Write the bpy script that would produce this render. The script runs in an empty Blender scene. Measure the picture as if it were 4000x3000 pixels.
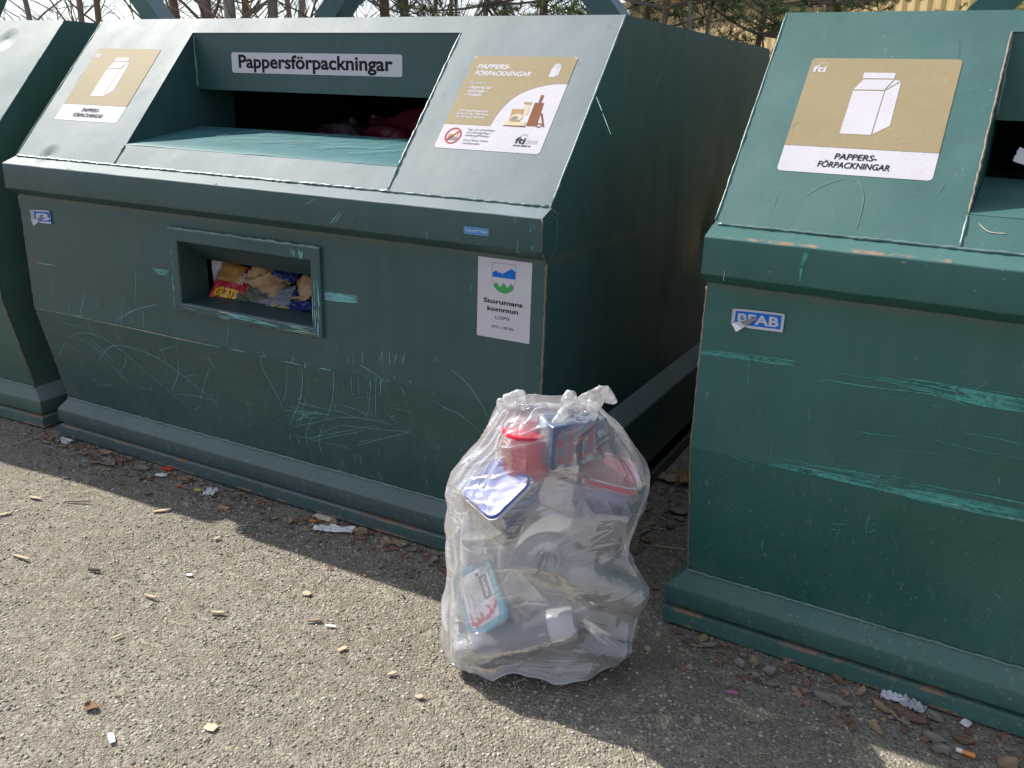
import bpy, math, random
import numpy as np
from mathutils import Vector, Matrix, noise
R = math.radians
random.seed(11)
np.random.seed(11)
sc = bpy.context.scene
COL = sc.collection

# ---------------------------------------------------------------- camera
CAM = Vector((3.3469, -2.1901, 1.5))
YAW, PITCH, ROLL = -0.4804, -0.3227, 0.032
cd = bpy.data.cameras.new('camera')
cd.sensor_width = 36.0
cd.lens = 36.0 * 3440.65 / 4000.0
cd.clip_start, cd.clip_end = 0.05, 500.0
cam = bpy.data.objects.new('camera', cd)
COL.objects.link(cam)
fwd = Vector((math.sin(YAW) * math.cos(PITCH), math.cos(YAW) * math.cos(PITCH), math.sin(PITCH)))
rgt = Vector((math.cos(YAW), -math.sin(YAW), 0))
upv = rgt.cross(fwd)
r2 = math.cos(ROLL) * rgt + math.sin(ROLL) * upv
u2 = -math.sin(ROLL) * rgt + math.cos(ROLL) * upv
cam.matrix_world = Matrix(((r2.x, u2.x, -fwd.x, CAM.x), (r2.y, u2.y, -fwd.y, CAM.y), (r2.z, u2.z, -fwd.z, CAM.z), (0, 0, 0, 1)))
sc.camera = cam

# ---------------------------------------------------------------- sun, sky, exposure
SUNV = Vector((-1.12, 0.12, 1.0)).normalized()
SUN_EL = math.asin(SUNV.z)
SUN_AZ = math.atan2(SUNV.x, SUNV.y)
sl = bpy.data.lights.new('sun', 'SUN')
sl.energy = 4.5
sl.angle = R(0.6)
sl.color = (1.0, 0.94, 0.84)
so = bpy.data.objects.new('sun', sl)
COL.objects.link(so)
so.rotation_euler = SUNV.to_track_quat('Z', 'Y').to_euler()
so.location = (-6, 4, 9)

w = bpy.data.worlds.new('World')
sc.world = w
w.use_nodes = True
nt = w.node_tree
nt.nodes.clear()
wo = nt.nodes.new('ShaderNodeOutputWorld')
bg = nt.nodes.new('ShaderNodeBackground')
bg.inputs['Strength'].default_value = 0.09
sky = nt.nodes.new('ShaderNodeTexSky')
sky.sky_type = 'NISHITA'
sky.sun_disc = False
sky.sun_elevation = SUN_EL
sky.sun_rotation = SUN_AZ
sky.altitude = 350
tc = nt.nodes.new('ShaderNodeTexCoord')
mp = nt.nodes.new('ShaderNodeMapping')
mp.inputs['Scale'].default_value = (1.0, 1.0, 2.6)
n1 = nt.nodes.new('ShaderNodeTexNoise')
n1.inputs['Scale'].default_value = 3.2
n1.inputs['Detail'].default_value = 7.0
n1.inputs['Roughness'].default_value = 0.55
cr = nt.nodes.new('ShaderNodeValToRGB')
cr.color_ramp.elements[0].position = 0.42
cr.color_ramp.elements[1].position = 0.62
mx = nt.nodes.new('ShaderNodeMixRGB')
mx.inputs['Color2'].default_value = (6.6, 6.8, 7.4, 1)
L = nt.links.new
L(tc.outputs['Generated'], mp.inputs['Vector'])
L(mp.outputs['Vector'], n1.inputs['Vector'])
L(n1.outputs['Fac'], cr.inputs['Fac'])
L(cr.outputs['Color'], mx.inputs['Fac'])
L(sky.outputs['Color'], mx.inputs['Color1'])
L(mx.outputs['Color'], bg.inputs['Color'])
L(bg.outputs['Background'], wo.inputs['Surface'])

sc.view_settings.view_transform = 'Standard'
sc.view_settings.look = 'None'
sc.view_settings.exposure = 0.9
sc.view_settings.gamma = 1.0
sc.view_settings.use_curve_mapping = False
sc.cycles.transparent_max_bounces = 40
sc.cycles.max_bounces = 10
sc.cycles.use_denoising = True
sc.cycles.caustics_reflective = False
sc.cycles.caustics_refractive = False
sc.cycles.sample_clamp_indirect = 6.0

# ---------------------------------------------------------------- helpers
def tag(o, label=None, cat=None, group=None, kind=None):
    if label: o['label'] = label
    if cat: o['category'] = cat
    if group: o['group'] = group
    if kind: o['kind'] = kind
    return o

def empty(name, loc=(0, 0, 0), rz=0.0):
    o = bpy.data.objects.new(name, None)
    o.empty_display_size = 0.1
    o.location = loc
    o.rotation_euler = (0, 0, rz)
    COL.objects.link(o)
    return o

class MB:
    def __init__(s):
        s.v, s.f, s.m, s.uv = [], [], [], None
    def add(s, vs, fs, mi=0):
        b = len(s.v)
        s.v.extend([tuple(p) for p in vs])
        for f in fs:
            s.f.append(tuple(b + i for i in f)); s.m.append(mi)
    def poly(s, pts, mi=0):
        s.add(pts, [tuple(range(len(pts)))], mi)
    def box(s, c, h, mi=0, M=None):
        vs = []
        for x in (-1, 1):
            for y in (-1, 1):
                for z in (-1, 1):
                    p = Vector((x * h[0], y * h[1], z * h[2]))
                    if M is not None: p = M @ p
                    vs.append(tuple(p + Vector(c)))
        s.add(vs, [(0, 1, 3, 2), (4, 6, 7, 5), (0, 4, 5, 1), (2, 3, 7, 6), (0, 2, 6, 4), (1, 5, 7, 3)], mi)
    def loft(s, loops, mi=0, cap0=True, cap1=True, closed=True):
        b = len(s.v); n = len(loops[0])
        for lp in loops: s.v.extend([tuple(p) for p in lp])
        for i in range(len(loops) - 1):
            for j in range(n if closed else n - 1):
                k = (j + 1) % n
                s.f.append((b + i * n + j, b + i * n + k, b + (i + 1) * n + k, b + (i + 1) * n + j)); s.m.append(mi)
        if cap0: s.f.append(tuple(b + j for j in reversed(range(n)))); s.m.append(mi)
        if cap1: s.f.append(tuple(b + (len(loops) - 1) * n + j for j in range(n))); s.m.append(mi)
    def tube(s, pts, rad, n=6, mi=0, cap=True):
        pts = [Vector(p) for p in pts]
        loops = []
        ref = None
        for i, p in enumerate(pts):
            d = (pts[min(i + 1, len(pts) - 1)] - pts[max(i - 1, 0)])
            if d.length < 1e-9: d = Vector((0, 0, 1))
            d.normalize()
            if ref is None:
                ref = d.orthogonal().normalized()
            ref = (ref - d * ref.dot(d))
            if ref.length < 1e-6: ref = d.orthogonal()
            ref.normalize()
            q = d.cross(ref)
            r = rad[i] if hasattr(rad, '__len__') else rad
            loops.append([p + r * (math.cos(2 * math.pi * k / n) * ref + math.sin(2 * math.pi * k / n) * q) for k in range(n)])
        s.loft(loops, mi, cap, cap)
    def build(s, name, mats, parent=None, smooth=False, angle=None):
        me = bpy.data.meshes.new(name)
        me.from_pydata(s.v, [], s.f)
        if not isinstance(mats, (list, tuple)): mats = [mats]
        for m in mats: me.materials.append(m)
        if len(mats) > 1: me.polygons.foreach_set('material_index', s.m)
        if smooth: me.polygons.foreach_set('use_smooth', [True] * len(me.polygons))
        me.validate()
        if smooth and angle is not None:
            me.set_sharp_from_angle(angle=R(angle))
        me.update()
        o = bpy.data.objects.new(name, me)
        COL.objects.link(o)
        if parent is not None: o.parent = parent
        return o

def localize(mb, base):
    b = Vector(base)
    mb.v = [tuple(Vector(p) - b) for p in mb.v]

def single(name, mb, mats, base, label, cat, group=None, kind=None, **k):
    localize(mb, base)
    o = mb.build(name, mats, None, **k)
    o.location = base
    return tag(o, label, cat, group, kind)

def catmull(pts, n=5):
    if len(pts) < 3: 
        a, b = pts[0], pts[-1]
        return [tuple(a[k] + (b[k] - a[k]) * i / 3 for k in range(len(a))) for i in range(4)]
    P = [pts[0]] + list(pts) + [pts[-1]]
    out = []
    for i in range(1, len(P) - 2):
        for j in range(n):
            t = j / n
            out.append(tuple(0.5 * (2 * P[i][k] + (P[i + 1][k] - P[i - 1][k]) * t + (2 * P[i - 1][k] - 5 * P[i][k] + 4 * P[i + 1][k] - P[i + 2][k]) * t * t + (3 * P[i][k] - P[i - 1][k] - 3 * P[i + 1][k] + P[i + 2][k]) * t ** 3) for k in range(len(P[0]))))
    out.append(tuple(pts[-1]))
    return out

# ---------------------------------------------------------------- materials
class NT:
    def __init__(s, name):
        s.mat = bpy.data.materials.new(name)
        s.mat.use_nodes = True
        s.t = s.mat.node_tree
        s.t.nodes.clear()
        s.out = s.n('ShaderNodeOutputMaterial')
    def n(s, t, **kw):
        nd = s.t.nodes.new(t)
        for k, v in kw.items():
            if hasattr(nd, k): setattr(nd, k, v)
            else: nd.inputs[k].default_value = v
        return nd
    def l(s, a, b): s.t.links.new(a, b)
    def coord(s, scale=(1, 1, 1), kind='Object', loc=(0, 0, 0)):
        tcn = s.n('ShaderNodeTexCoord'); m = s.n('ShaderNodeMapping')
        m.inputs['Scale'].default_value = scale; m.inputs['Location'].default_value = loc
        s.l(tcn.outputs[kind], m.inputs['Vector'])
        return m.outputs['Vector']
    def noise(s, vec, scale, detail=4, rough=0.55, dist=0.0):
        nd = s.n('ShaderNodeTexNoise')
        nd.inputs['Scale'].default_value = scale; nd.inputs['Detail'].default_value = detail
        nd.inputs['Roughness'].default_value = rough; nd.inputs['Distortion'].default_value = dist
        s.l(vec, nd.inputs['Vector'])
        return nd.outputs['Fac']
    def ramp(s, fac, a, b, ca=(0, 0, 0, 1), cb=(1, 1, 1, 1)):
        r = s.n('ShaderNodeValToRGB')
        r.color_ramp.elements[0].position = a; r.color_ramp.elements[1].position = b
        r.color_ramp.elements[0].color = ca; r.color_ramp.elements[1].color = cb
        s.l(fac, r.inputs['Fac'])
        return r.outputs['Color']
    def math(s, op, a, b=None, clamp=False):
        m = s.n('ShaderNodeMath', operation=op); m.use_clamp = clamp
        for i, x in enumerate((a, b)):
            if x is None: continue
            if isinstance(x, (int, float)): m.inputs[i].default_value = x
            else: s.l(x, m.inputs[i])
        return m.outputs[0]
    def mix(s, fac, a, b, mode='MIX'):
        m = s.n('ShaderNodeMixRGB', blend_type=mode)
        for i, x in zip(('Fac', 'Color1', 'Color2'), (fac, a, b)):
            if isinstance(x, (int, float)): m.inputs[i].default_value = x
            elif isinstance(x, tuple): m.inputs[i].default_value = x if len(x) == 4 else x + (1,)
            else: s.l(x, m.inputs[i])
        return m.outputs[0]
    def bsdf(s, color, rough=0.5, spec=0.5, metal=0.0, bump=None, strength=0.3, dist=0.01, **kw):
        b = s.n('ShaderNodeBsdfPrincipled')
        for k, x in (('Base Color', color), ('Roughness', rough), ('Metallic', metal), ('Specular IOR Level', spec)):
            if isinstance(x, (int, float)): b.inputs[k].default_value = x
            elif isinstance(x, tuple): b.inputs[k].default_value = x if len(x) == 4 else x + (1,)
            else: s.l(x, b.inputs[k])
        for k, x in kw.items(): b.inputs[k.replace('_', ' ')].default_value = x
        if bump is not None:
            bm = s.n('ShaderNodeBump'); bm.inputs['Strength'].default_value = strength; bm.inputs['Distance'].default_value = dist
            s.l(bump, bm.inputs['Height']); s.l(bm.outputs['Normal'], b.inputs['Normal'])
            s.bumpn = bm.outputs['Normal']
        return b
    def done(s, sh):
        s.l(sh.outputs[0] if hasattr(sh, 'outputs') else sh, s.out.inputs['Surface'])
        return s.mat

def plain(name, color, rough=0.5, spec=0.5, var=0.12, scale=30.0, metal=0.0, bump=0.0):
    k = NT(name)
    v = k.coord()
    nz = k.noise(v, scale, 3)
    c = k.mix(nz, tuple(x * (1 - var) for x in color), tuple(min(1, x * (1 + var)) for x in color))
    b = k.bsdf(c, rough, spec, metal, nz if bump else None, bump, 0.004)
    return k.done(b)

ZSB, ZST, ZPB, ZCB, ZCT, ZFOLD, ZLB, ZLT, ZSL, ZTOP, ZPT = 0.0, .0548, .0666, .1239, .182, .6015, 1.0786, 1.1757, 1.1956, 1.7216, 1.0522
YLIP, YSL, YTOP, YCT, YCB, YSK, XCB = -.0463, .0088, .475, .0947, .0695, .0688, .0525
W, D = 2.3012, 2.85
XSK = XCB - (YSK - YCB)

def paint(name, base, faded, rough=0.40, lip=.47, dust_sheen=.3, dents=()):
    k = NT(name)
    v = k.coord()
    sep = k.n('ShaderNodeSeparateXYZ'); k.l(v, sep.inputs[0])
    z = sep.outputs['Z']
    big = k.noise(v, 2.2, 5, 0.6)
    c = k.mix(k.ramp(big, .3, .75), base, faded)
    # vertical wash streaks
    vs = k.coord((26, 26, 0.9))
    st = k.noise(vs, 1.0, 5, 0.65)
    c = k.mix(k.math('MULTIPLY', k.ramp(st, .5, .78), 0.09), c, (.14, .17, .16))
    c = k.mix(k.math('MULTIPLY', k.ramp(st, .28, .42, (1, 1, 1, 1), (0, 0, 0, 1)), .35), c, tuple(x * .72 for x in base))
    # pale splash specks, denser low down
    sp = k.noise(v, 95.0, 2, 0.5)
    low = k.math('SUBTRACT', 1.0, k.math('MULTIPLY', z, 1.1), True)
    thr = k.math('ADD', sp, k.math('MULTIPLY', low, 0.055))
    c = k.mix(k.math('MULTIPLY', k.ramp(thr, .725, .765), .42), c, (.30, .33, .29))
    sp2 = k.noise(k.coord((1, 1, .35)), 48.0, 3, 0.6)
    thr2 = k.math('ADD', sp2, k.math('MULTIPLY', low, 0.07))
    c = k.mix(k.math('MULTIPLY', k.ramp(thr2, .69, .76), .30), c, (.20, .25, .22))
    # dust film near the ground
    dn = k.noise(k.coord((14, 14, 3)), 1.0, 4)
    df = k.math('MULTIPLY', k.ramp(k.math('ADD', z, k.math('MULTIPLY', dn, -.28)), -.05, .1, (1, 1, 1, 1), (0, 0, 0, 1)), .15)
    c = k.mix(df, c, (.16, .165, .14))
    # sky and sun sheen painted as a dusty grey-blue on upward faces
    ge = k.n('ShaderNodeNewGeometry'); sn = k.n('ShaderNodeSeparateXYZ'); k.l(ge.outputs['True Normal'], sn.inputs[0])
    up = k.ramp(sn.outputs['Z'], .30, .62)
    up = k.math('MULTIPLY', up, k.math('MULTIPLY', k.math('ADD', k.noise(k.coord((3, 3, 3)), 2.0, 6, .65), .35), dust_sheen))
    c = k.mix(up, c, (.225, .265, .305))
    # rusted and chipped edges
    rn = k.noise(v, 17.0, 6, 0.7)
    rn2 = k.noise(v, 5.0, 3, 0.6)
    rust = None
    for zz, hw, th in ((ZST - .003, .006, .50), (0.006, .010, .50), (ZLT, .004, lip), (ZPB + .003, .005, .60), (ZCT + .002, .006, .58)):
        d = k.math('ABSOLUTE', k.math('SUBTRACT', z, zz))
        band = k.math('SUBTRACT', 1.0, k.math('DIVIDE', d, hw), True)
        mk = k.math('MULTIPLY', k.ramp(k.math('ADD', k.math('MULTIPLY', rn, .6), k.math('MULTIPLY', rn2, .4)), th, th + .05), k.math('MULTIPLY', band, 2.0, True))
        rust = mk if rust is None else k.math('MAXIMUM', rust, mk)
    spots = k.ramp(k.math('ADD', k.noise(v, 11.0, 7, .75), k.math('MULTIPLY', low, .03)), .735, .755)
    rust = k.math('MAXIMUM', rust, k.math('MULTIPLY', spots, .8))
    rc = k.mix(k.noise(v, 60, 3), (.13, .075, .045), (.30, .205, .145))
    c = k.mix(rust, c, rc)
    # old grime line on the panel where it meets the rim band
    gl = k.math('ADD', k.math('SUBTRACT', z, ZPT), k.math('MULTIPLY', k.noise(k.coord((20, 20, 5)), 1.0, 5), .07))
    g = k.math('MULTIPLY', k.ramp(gl, .012, .05), k.ramp(k.math('SUBTRACT', z, ZPT), .001, .0025, (1, 1, 1, 1), (0, 0, 0, 1)))
    c = k.mix(k.math('MULTIPLY', g, .75), c, (.105, .088, .06))
    ro = k.math('ADD', k.math('MULTIPLY', big, .14), rough - .07)
    ro = k.math('ADD', k.math('ADD', ro, k.math('MULTIPLY', up, .35)), k.math('MULTIPLY', rust, .35), True)
    warp = k.noise(v, 1.6, 2, .4)
    peel = k.noise(v, 160.0, 2, .5)
    dent = k.noise(v, 6.5, 3, .5)
    hgt = k.math('ADD', k.math('ADD', k.math('MULTIPLY', warp, 1.0), k.math('MULTIPLY', dent, .12)), k.math('MULTIPLY', peel, .006))
    for (dx, dy, dz), r, am in dents:
        vm = k.n('ShaderNodeVectorMath', operation='DISTANCE'); k.l(v, vm.inputs[0]); vm.inputs[1].default_value = (dx, dy, dz)
        q = k.math('SUBTRACT', 1.0, k.math('DIVIDE', vm.outputs['Value'], r), True)
        hgt = k.math('SUBTRACT', hgt, k.math('MULTIPLY', k.math('POWER', q, 1.6), am))
    b = k.bsdf(c, ro, .5, 0, hgt, .5, .045)
    return k.done(b)

M = {}
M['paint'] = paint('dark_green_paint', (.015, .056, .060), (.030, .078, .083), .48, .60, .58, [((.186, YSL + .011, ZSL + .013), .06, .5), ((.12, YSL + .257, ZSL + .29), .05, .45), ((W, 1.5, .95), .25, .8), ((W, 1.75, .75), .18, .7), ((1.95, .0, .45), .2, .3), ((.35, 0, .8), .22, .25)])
M['paint_inner'] = paint('inner_green_paint', (.016, .050, .054), (.030, .066, .070), .5, .9, 0.0)
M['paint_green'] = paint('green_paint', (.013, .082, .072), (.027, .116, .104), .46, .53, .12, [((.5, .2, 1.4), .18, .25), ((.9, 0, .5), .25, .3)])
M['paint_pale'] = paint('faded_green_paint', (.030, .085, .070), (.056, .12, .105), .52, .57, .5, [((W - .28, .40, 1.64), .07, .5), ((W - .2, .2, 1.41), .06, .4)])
M['tray'] = plain('worn_turquoise_paint', (.040, .135, .150), .5, .35, .35, 14)
M['weld'] = plain('weld_bead', (.11, .19, .18), .35, .6, .6, 40)
M['rustweld'] = plain('rusty_edge', (.17, .135, .10), .6, .4, .6, 35)
def scratch(name, c, under=(.022, .070, .066), lo=.30):
    """old paint layer showing through in broken dry-brushed strokes"""
    k = NT(name)
    nz = k.noise(k.coord((9, 9, 170)), 1.0, 4, .7)
    n2 = k.noise(k.coord(), 70.0, 4, .7)
    f = k.ramp(k.math('ADD', k.math('MULTIPLY', nz, .55), k.math('MULTIPLY', n2, .45)), lo, lo + .15)
    c2 = k.mix(n2, tuple(x * .75 for x in c), tuple(min(1, x * 1.2) for x in c))
    return k.done(k.bsdf(k.mix(f, under, c2), .6, .35))
SCR = [scratch('scratch_teal', (.17, .42, .43)), scratch('scratch_pale_teal', (.24, .40, .38)), scratch('scratch_cream', (.45, .38, .29)), scratch('scratch_red', (.28, .14, .13)), scratch('scratch_dark', (.10, .13, .13)), scratch('scratch_green', (.075, .32, .285), lo=.37), scratch('scratch_dull', (.11, .21, .195))]
def vinyl(name, c):
    k = NT(name)
    v = k.coord()
    big = k.noise(v, 5.0, 5, .6)
    col = k.mix(big, tuple(x * .86 for x in c), tuple(x * 1.1 for x in c))
    col = k.mix(k.math('MULTIPLY', k.ramp(k.noise(k.coord((60, 60, 3)), 1.0, 4, .7), .58, .75), .25), col, tuple(min(.75, x * 1.5 + .06) for x in c))
    col = k.mix(k.math('MULTIPLY', k.ramp(k.noise(v, 130.0, 3, .6), .66, .72), .5), col, (.16, .14, .12))
    return k.done(k.bsdf(col, .62, .10, 0, k.math('ADD', k.noise(v, 28, 3), k.math('MULTIPLY', big, 2.0)), .06, .006))
M['white'] = vinyl('sticker_white', (.52, .50, .55))
M['tan'] = vinyl('sticker_tan', (.295, .240, .142))
M['black'] = plain('print_black', (.018, .018, .022), .7, .06)
M['grey'] = plain('print_grey', (.23, .22, .23), .7, .06)
M['blue'] = plain('print_blue', (.015, .14, .52), .7, .06)
M['skyblue'] = plain('print_sky_blue', (.02, .22, .52), .7, .06)
M['green'] = plain('print_green', (.06, .32, .09), .7, .06)
M['red'] = plain('print_red', (.50, .05, .05), .7, .06)
M['brown'] = plain('print_brown', (.21, .09, .045), .7, .06, .2)
M['kraft'] = plain('kraft_paper', (.36, .235, .13), .8, .2, .18, 12)
M['beige'] = plain('print_beige', (.55, .46, .33), .7, .06)
PRINT = ['white', 'tan', 'black', 'grey', 'blue', 'skyblue', 'green', 'red', 'brown', 'kraft', 'beige']
PM = [M[k] for k in PRINT]
PI_ = {k: i for i, k in enumerate(PRINT)}

# ---------------------------------------------------------------- lettering
_tcache = {}
def text_mesh(s, shear=0.0, offset=0.0):
    key = (s, shear, offset)
    if key not in _tcache:
        cu = bpy.data.curves.new('lettering', 'FONT')
        cu.body = s; cu.size = 1.0; cu.shear = shear; cu.offset = offset; cu.resolution_u = 4
        ob = bpy.data.objects.new('lettering', cu)
        COL.objects.link(ob)
        dg = bpy.context.evaluated_depsgraph_get()
        me = bpy.data.meshes.new_from_object(ob.evaluated_get(dg))
        vs = [tuple(v.co) for v in me.vertices]; fs = [tuple(p.vertices) for p in me.polygons]
        COL.objects.unlink(ob); bpy.data.objects.remove(ob); bpy.data.curves.remove(cu); bpy.data.meshes.remove(me)
        _tcache[key] = (vs, fs)
    return _tcache[key]

class Decal:
    """flat print on a surface; fn(s, t, lift) -> point"""
    def __init__(s, fn): s.fn, s.mb = fn, MB()
    def poly(s, pts, mat, lift): s.mb.poly([s.fn(a, b, lift) for a, b in pts], PI_[mat])
    def rrect(s, x0, y0, x1, y1, r, mat, lift, rx=None):
        rx = rx or r
        pts = []
        for cx, cy, a0 in ((x1 - rx, y1 - r, 0), (x0 + rx, y1 - r, 90), (x0 + rx, y0 + r, 180), (x1 - rx, y0 + r, 270)):
            for i in range(6):
                a = R(a0 + 18 * i); pts.append((cx + rx * math.cos(a), cy + r * math.sin(a)))
        s.poly(pts, mat, lift)
    def text(s, t, x0, x1, y0, cap, mat, lift, shear=0.0, offset=0.0, rot=None):
        vs, fs = text_mesh(t, shear, offset)
        if not vs: return
        xs = [v[0] for v in vs]
        a, b = min(xs), max(xs)
        H = 0.729
        out = []
        for v in vs:
            px = x0 + (v[0] - a) / (b - a) * (x1 - x0); py = y0 + v[1] / H * cap
            if rot: px, py = rot(px, py)
            out.append(s.fn(px, py, lift))
        s.mb.add(out, fs, PI_[mat])
    def line(s, pts, wd, mat, lift):
        for (x0, y0), (x1, y1) in zip(pts, pts[1:]):
            d = math.hypot(x1 - x0, y1 - y0) or 1
            nx, ny = -(y1 - y0) / d * wd / 2, (x1 - x0) / d * wd / 2
            s.poly([(x0 + nx, y0 + ny), (x1 + nx, y1 + ny), (x1 - nx, y1 - ny), (x0 - nx, y0 - ny)], mat, lift)
    def disc(s, cx, cy, rx, ry, mat, lift, n=20):
        s.poly([(cx + rx * math.cos(2 * math.pi * i / n), cy + ry * math.sin(2 * math.pi * i / n)) for i in range(n)], mat, lift)
    def ring(s, cx, cy, rx, ry, wd, mat, lift, n=32):
        for i in range(n):
            a, b = 2 * math.pi * i / n, 2 * math.pi * (i + 1) / n
            s.poly([(cx + rx * math.cos(a), cy + ry * math.sin(a)), (cx + rx * math.cos(b), cy + ry * math.sin(b)), (cx + (rx - wd) * math.cos(b), cy + (ry - wd) * math.sin(b)), (cx + (rx - wd) * math.cos(a), cy + (ry - wd) * math.sin(a))], mat, lift)

# surfaces of a container: x along the front, s up the panel or slope
SLD = Vector((0, YTOP - YSL, ZTOP - ZSL)).normalized()
SLN = Vector((0, -SLD.z, SLD.y))
LOWD = Vector((0, YCT, ZCT - ZFOLD)).normalized()
LOWN = Vector((0, LOWD.z, -LOWD.y))
def on_panel(x, s, l):
    if s >= ZFOLD: return Vector((x, -l, s))
    return Vector((x, 0, ZFOLD)) + LOWD * (ZFOLD - s) + LOWN * l
def on_slope(x, t, l): return Vector((x, YSL, ZSL)) + SLD * t + SLN * l
def on_lip(x, s, l): return Vector((x, YLIP - l, s))
def on_side(y, s, l): return Vector((W + l, y, s))
def rect_fn(surf, x0, y0, sx, sy): return lambda s, t, l: surf(x0 + s * sx, y0 + t * sy, l)

# ================================================================ setting: ground
def ground_mat():
    k = NT('gravel_ground')
    v = k.coord()
    vo = k.n('ShaderNodeTexVoronoi'); vo.inputs['Scale'].default_value = 130.0; k.l(v, vo.inputs['Vector'])
    vo2 = k.n('ShaderNodeTexVoronoi'); vo2.inputs['Scale'].default_value = 310.0; k.l(v, vo2.inputs['Vector'])
    sepc = k.n('ShaderNodeSeparateColor'); k.l(vo.outputs['Color'], sepc.inputs[0])
    sepd = k.n('ShaderNodeSeparateColor'); k.l(vo2.outputs['Color'], sepd.inputs[0])
    c1 = k.ramp(sepc.outputs[0], 0.0, 1.0, (.14, .125, .104, 1), (.44, .40, .335, 1))
    c2 = k.ramp(sepd.outputs[0], 0.0, 1.0, (.09, .078, .064, 1), (.34, .305, .25, 1))
    big = k.noise(v, 1.3, 5, .6)
    c = k.mix(k.ramp(k.noise(v, 22, 4), .4, .6), c2, c1)
    c = k.mix(k.ramp(big, .35, .7), c, k.mix(.45, c, (.15, .13, .10)), 'MIX')
    far = k.noise(v, .25, 3)
    c = k.mix(k.math('MULTIPLY', far, .25), c, (.13, .12, .08))
    h = k.math('ADD', k.math('MULTIPLY', k.math('SUBTRACT', 1.0, vo.outputs['Distance']), .7), k.math('MULTIPLY', k.math('SUBTRACT', 1.0, vo2.outputs['Distance']), .35))
    b = k.bsdf(c, .85, .25, 0, h, 1.0, .006)
    return k.done(b)

def ground_h(x, y):
    return .012 * noise.noise(Vector((x * 1.1, y * 1.1, 3.1))) + .005 * noise.noise(Vector((x * 4.3, y * 4.3, 7.7))) - .006
mb = MB()
xs = [-120, -40, -12] + [-4 + i * .08 for i in range(int(10 / .08) + 1)] + [14, 50, 120]
ys = [-120, -40, -10] + [-3.2 + i * .08 for i in range(int(7.2 / .08) + 1)] + [9, 16, 40, 120]
for y in ys:
    for x in xs:
        z = ground_h(x, y) if (-4 <= x <= 6 and -3.2 <= y <= 4) else -.01
        mb.v.append((x, y, z))
nx = len(xs)
for j in range(len(ys) - 1):
    for i in range(nx - 1):
        mb.f.append((j * nx + i, j * nx + i + 1, (j + 1) * nx + i + 1, (j + 1) * nx + i)); mb.m.append(0)
g = mb.build('ground', ground_mat(), None, smooth=True)
tag(g, kind='structure')

# loose stones lying on it, far too many to count
def stone_mesh(n, rng, where, smin, smax, name, pow_=2.2):
    t = (1 + 5 ** .5) / 2
    ico = np.array([(-1, t, 0), (1, t, 0), (-1, -t, 0), (1, -t, 0), (0, -1, t), (0, 1, t), (0, -1, -t), (0, 1, -t), (t, 0, -1), (t, 0, 1), (-t, 0, -1), (-t, 0, 1)], float)
    ico /= np.linalg.norm(ico[0])
    fc = np.array([(0, 11, 5), (0, 5, 1), (0, 1, 7), (0, 7, 10), (0, 10, 11), (1, 5, 9), (5, 11, 4), (11, 10, 2), (10, 7, 6), (7, 1, 8), (3, 9, 4), (3, 4, 2), (3, 2, 6), (3, 6, 8), (3, 8, 9), (4, 9, 5), (2, 4, 11), (6, 2, 10), (8, 6, 7), (9, 8, 1)])
    P = where(n, rng); n = len(P)
    s = smin + (smax - smin) * rng.random(n) ** pow_
    sc3 = np.stack([rng.uniform(.7, 1.25, n), rng.uniform(.6, 1.0, n), rng.uniform(.4, .75, n)], 1) * s[:, None]
    V = ico[None] * (1 + rng.uniform(-.24, .24, (n, 12, 1))) * sc3[:, None, :]
    a = rng.uniform(0, 2 * np.pi, n); b = rng.uniform(-.5, .5, n)
    ca, sa, cb, sb = np.cos(a), np.sin(a), np.cos(b), np.sin(b)
    x, y, z = V[..., 0], V[..., 1], V[..., 2]
    y2 = y * cb[:, None] - z * sb[:, None]; z2 = y * sb[:, None] + z * cb[:, None]
    x3 = x * ca[:, None] - y2 * sa[:, None]; y3 = x * sa[:, None] + y2 * ca[:, None]
    V = np.stack([x3 + P[:, :1], y3 + P[:, 1:2], z2 + P[:, 2:3] + (s * .08)[:, None]], 2).reshape(-1, 3)
    F = (fc[None] + (np.arange(n) * 12)[:, None, None]).reshape(-1, 3)
    me = bpy.data.meshes.new(name)
    me.vertices.add(len(V)); me.vertices.foreach_set('co', V.ravel())
    me.loops.add(F.size); me.loops.foreach_set('vertex_index', F.ravel().astype(np.int32))
    me.polygons.add(len(F)); me.polygons.foreach_set('loop_start', np.arange(0, F.size, 3, dtype=np.int32))
    col = me.attributes.new('tint', 'FLOAT', 'FACE')
    col.data.foreach_set('value', np.repeat(rng.random(n), 20).astype(np.float32))
    me.update(); me.validate()
    return me
def gravel_mat():
    k = NT('gravel_stone')
    at = k.n('ShaderNodeAttribute'); at.attribute_name = 'tint'
    r = k.n('ShaderNodeValToRGB')
    el = r.color_ramp.elements
    el[0].position, el[0].color = 0, (.075, .07, .068, 1)
    el[1].position, el[1].color = 1, (.68, .64, .57, 1)
    for p, c in ((.25, (.20, .185, .16, 1)), (.5, (.36, .325, .27, 1)), (.72, (.46, .41, .32, 1)), (.88, (.48, .465, .45, 1))):
        e = el.new(p); e.color = c
    k.l(at.outputs['Fac'], r.inputs['Fac'])
    c = k.mix(k.math('MULTIPLY', k.noise(k.coord(), 160, 2), .5), r.outputs['Color'], (.15, .135, .11))
    return k.done(k.bsdf(c, .75, .3))
gh = np.vectorize(ground_h)
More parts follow.
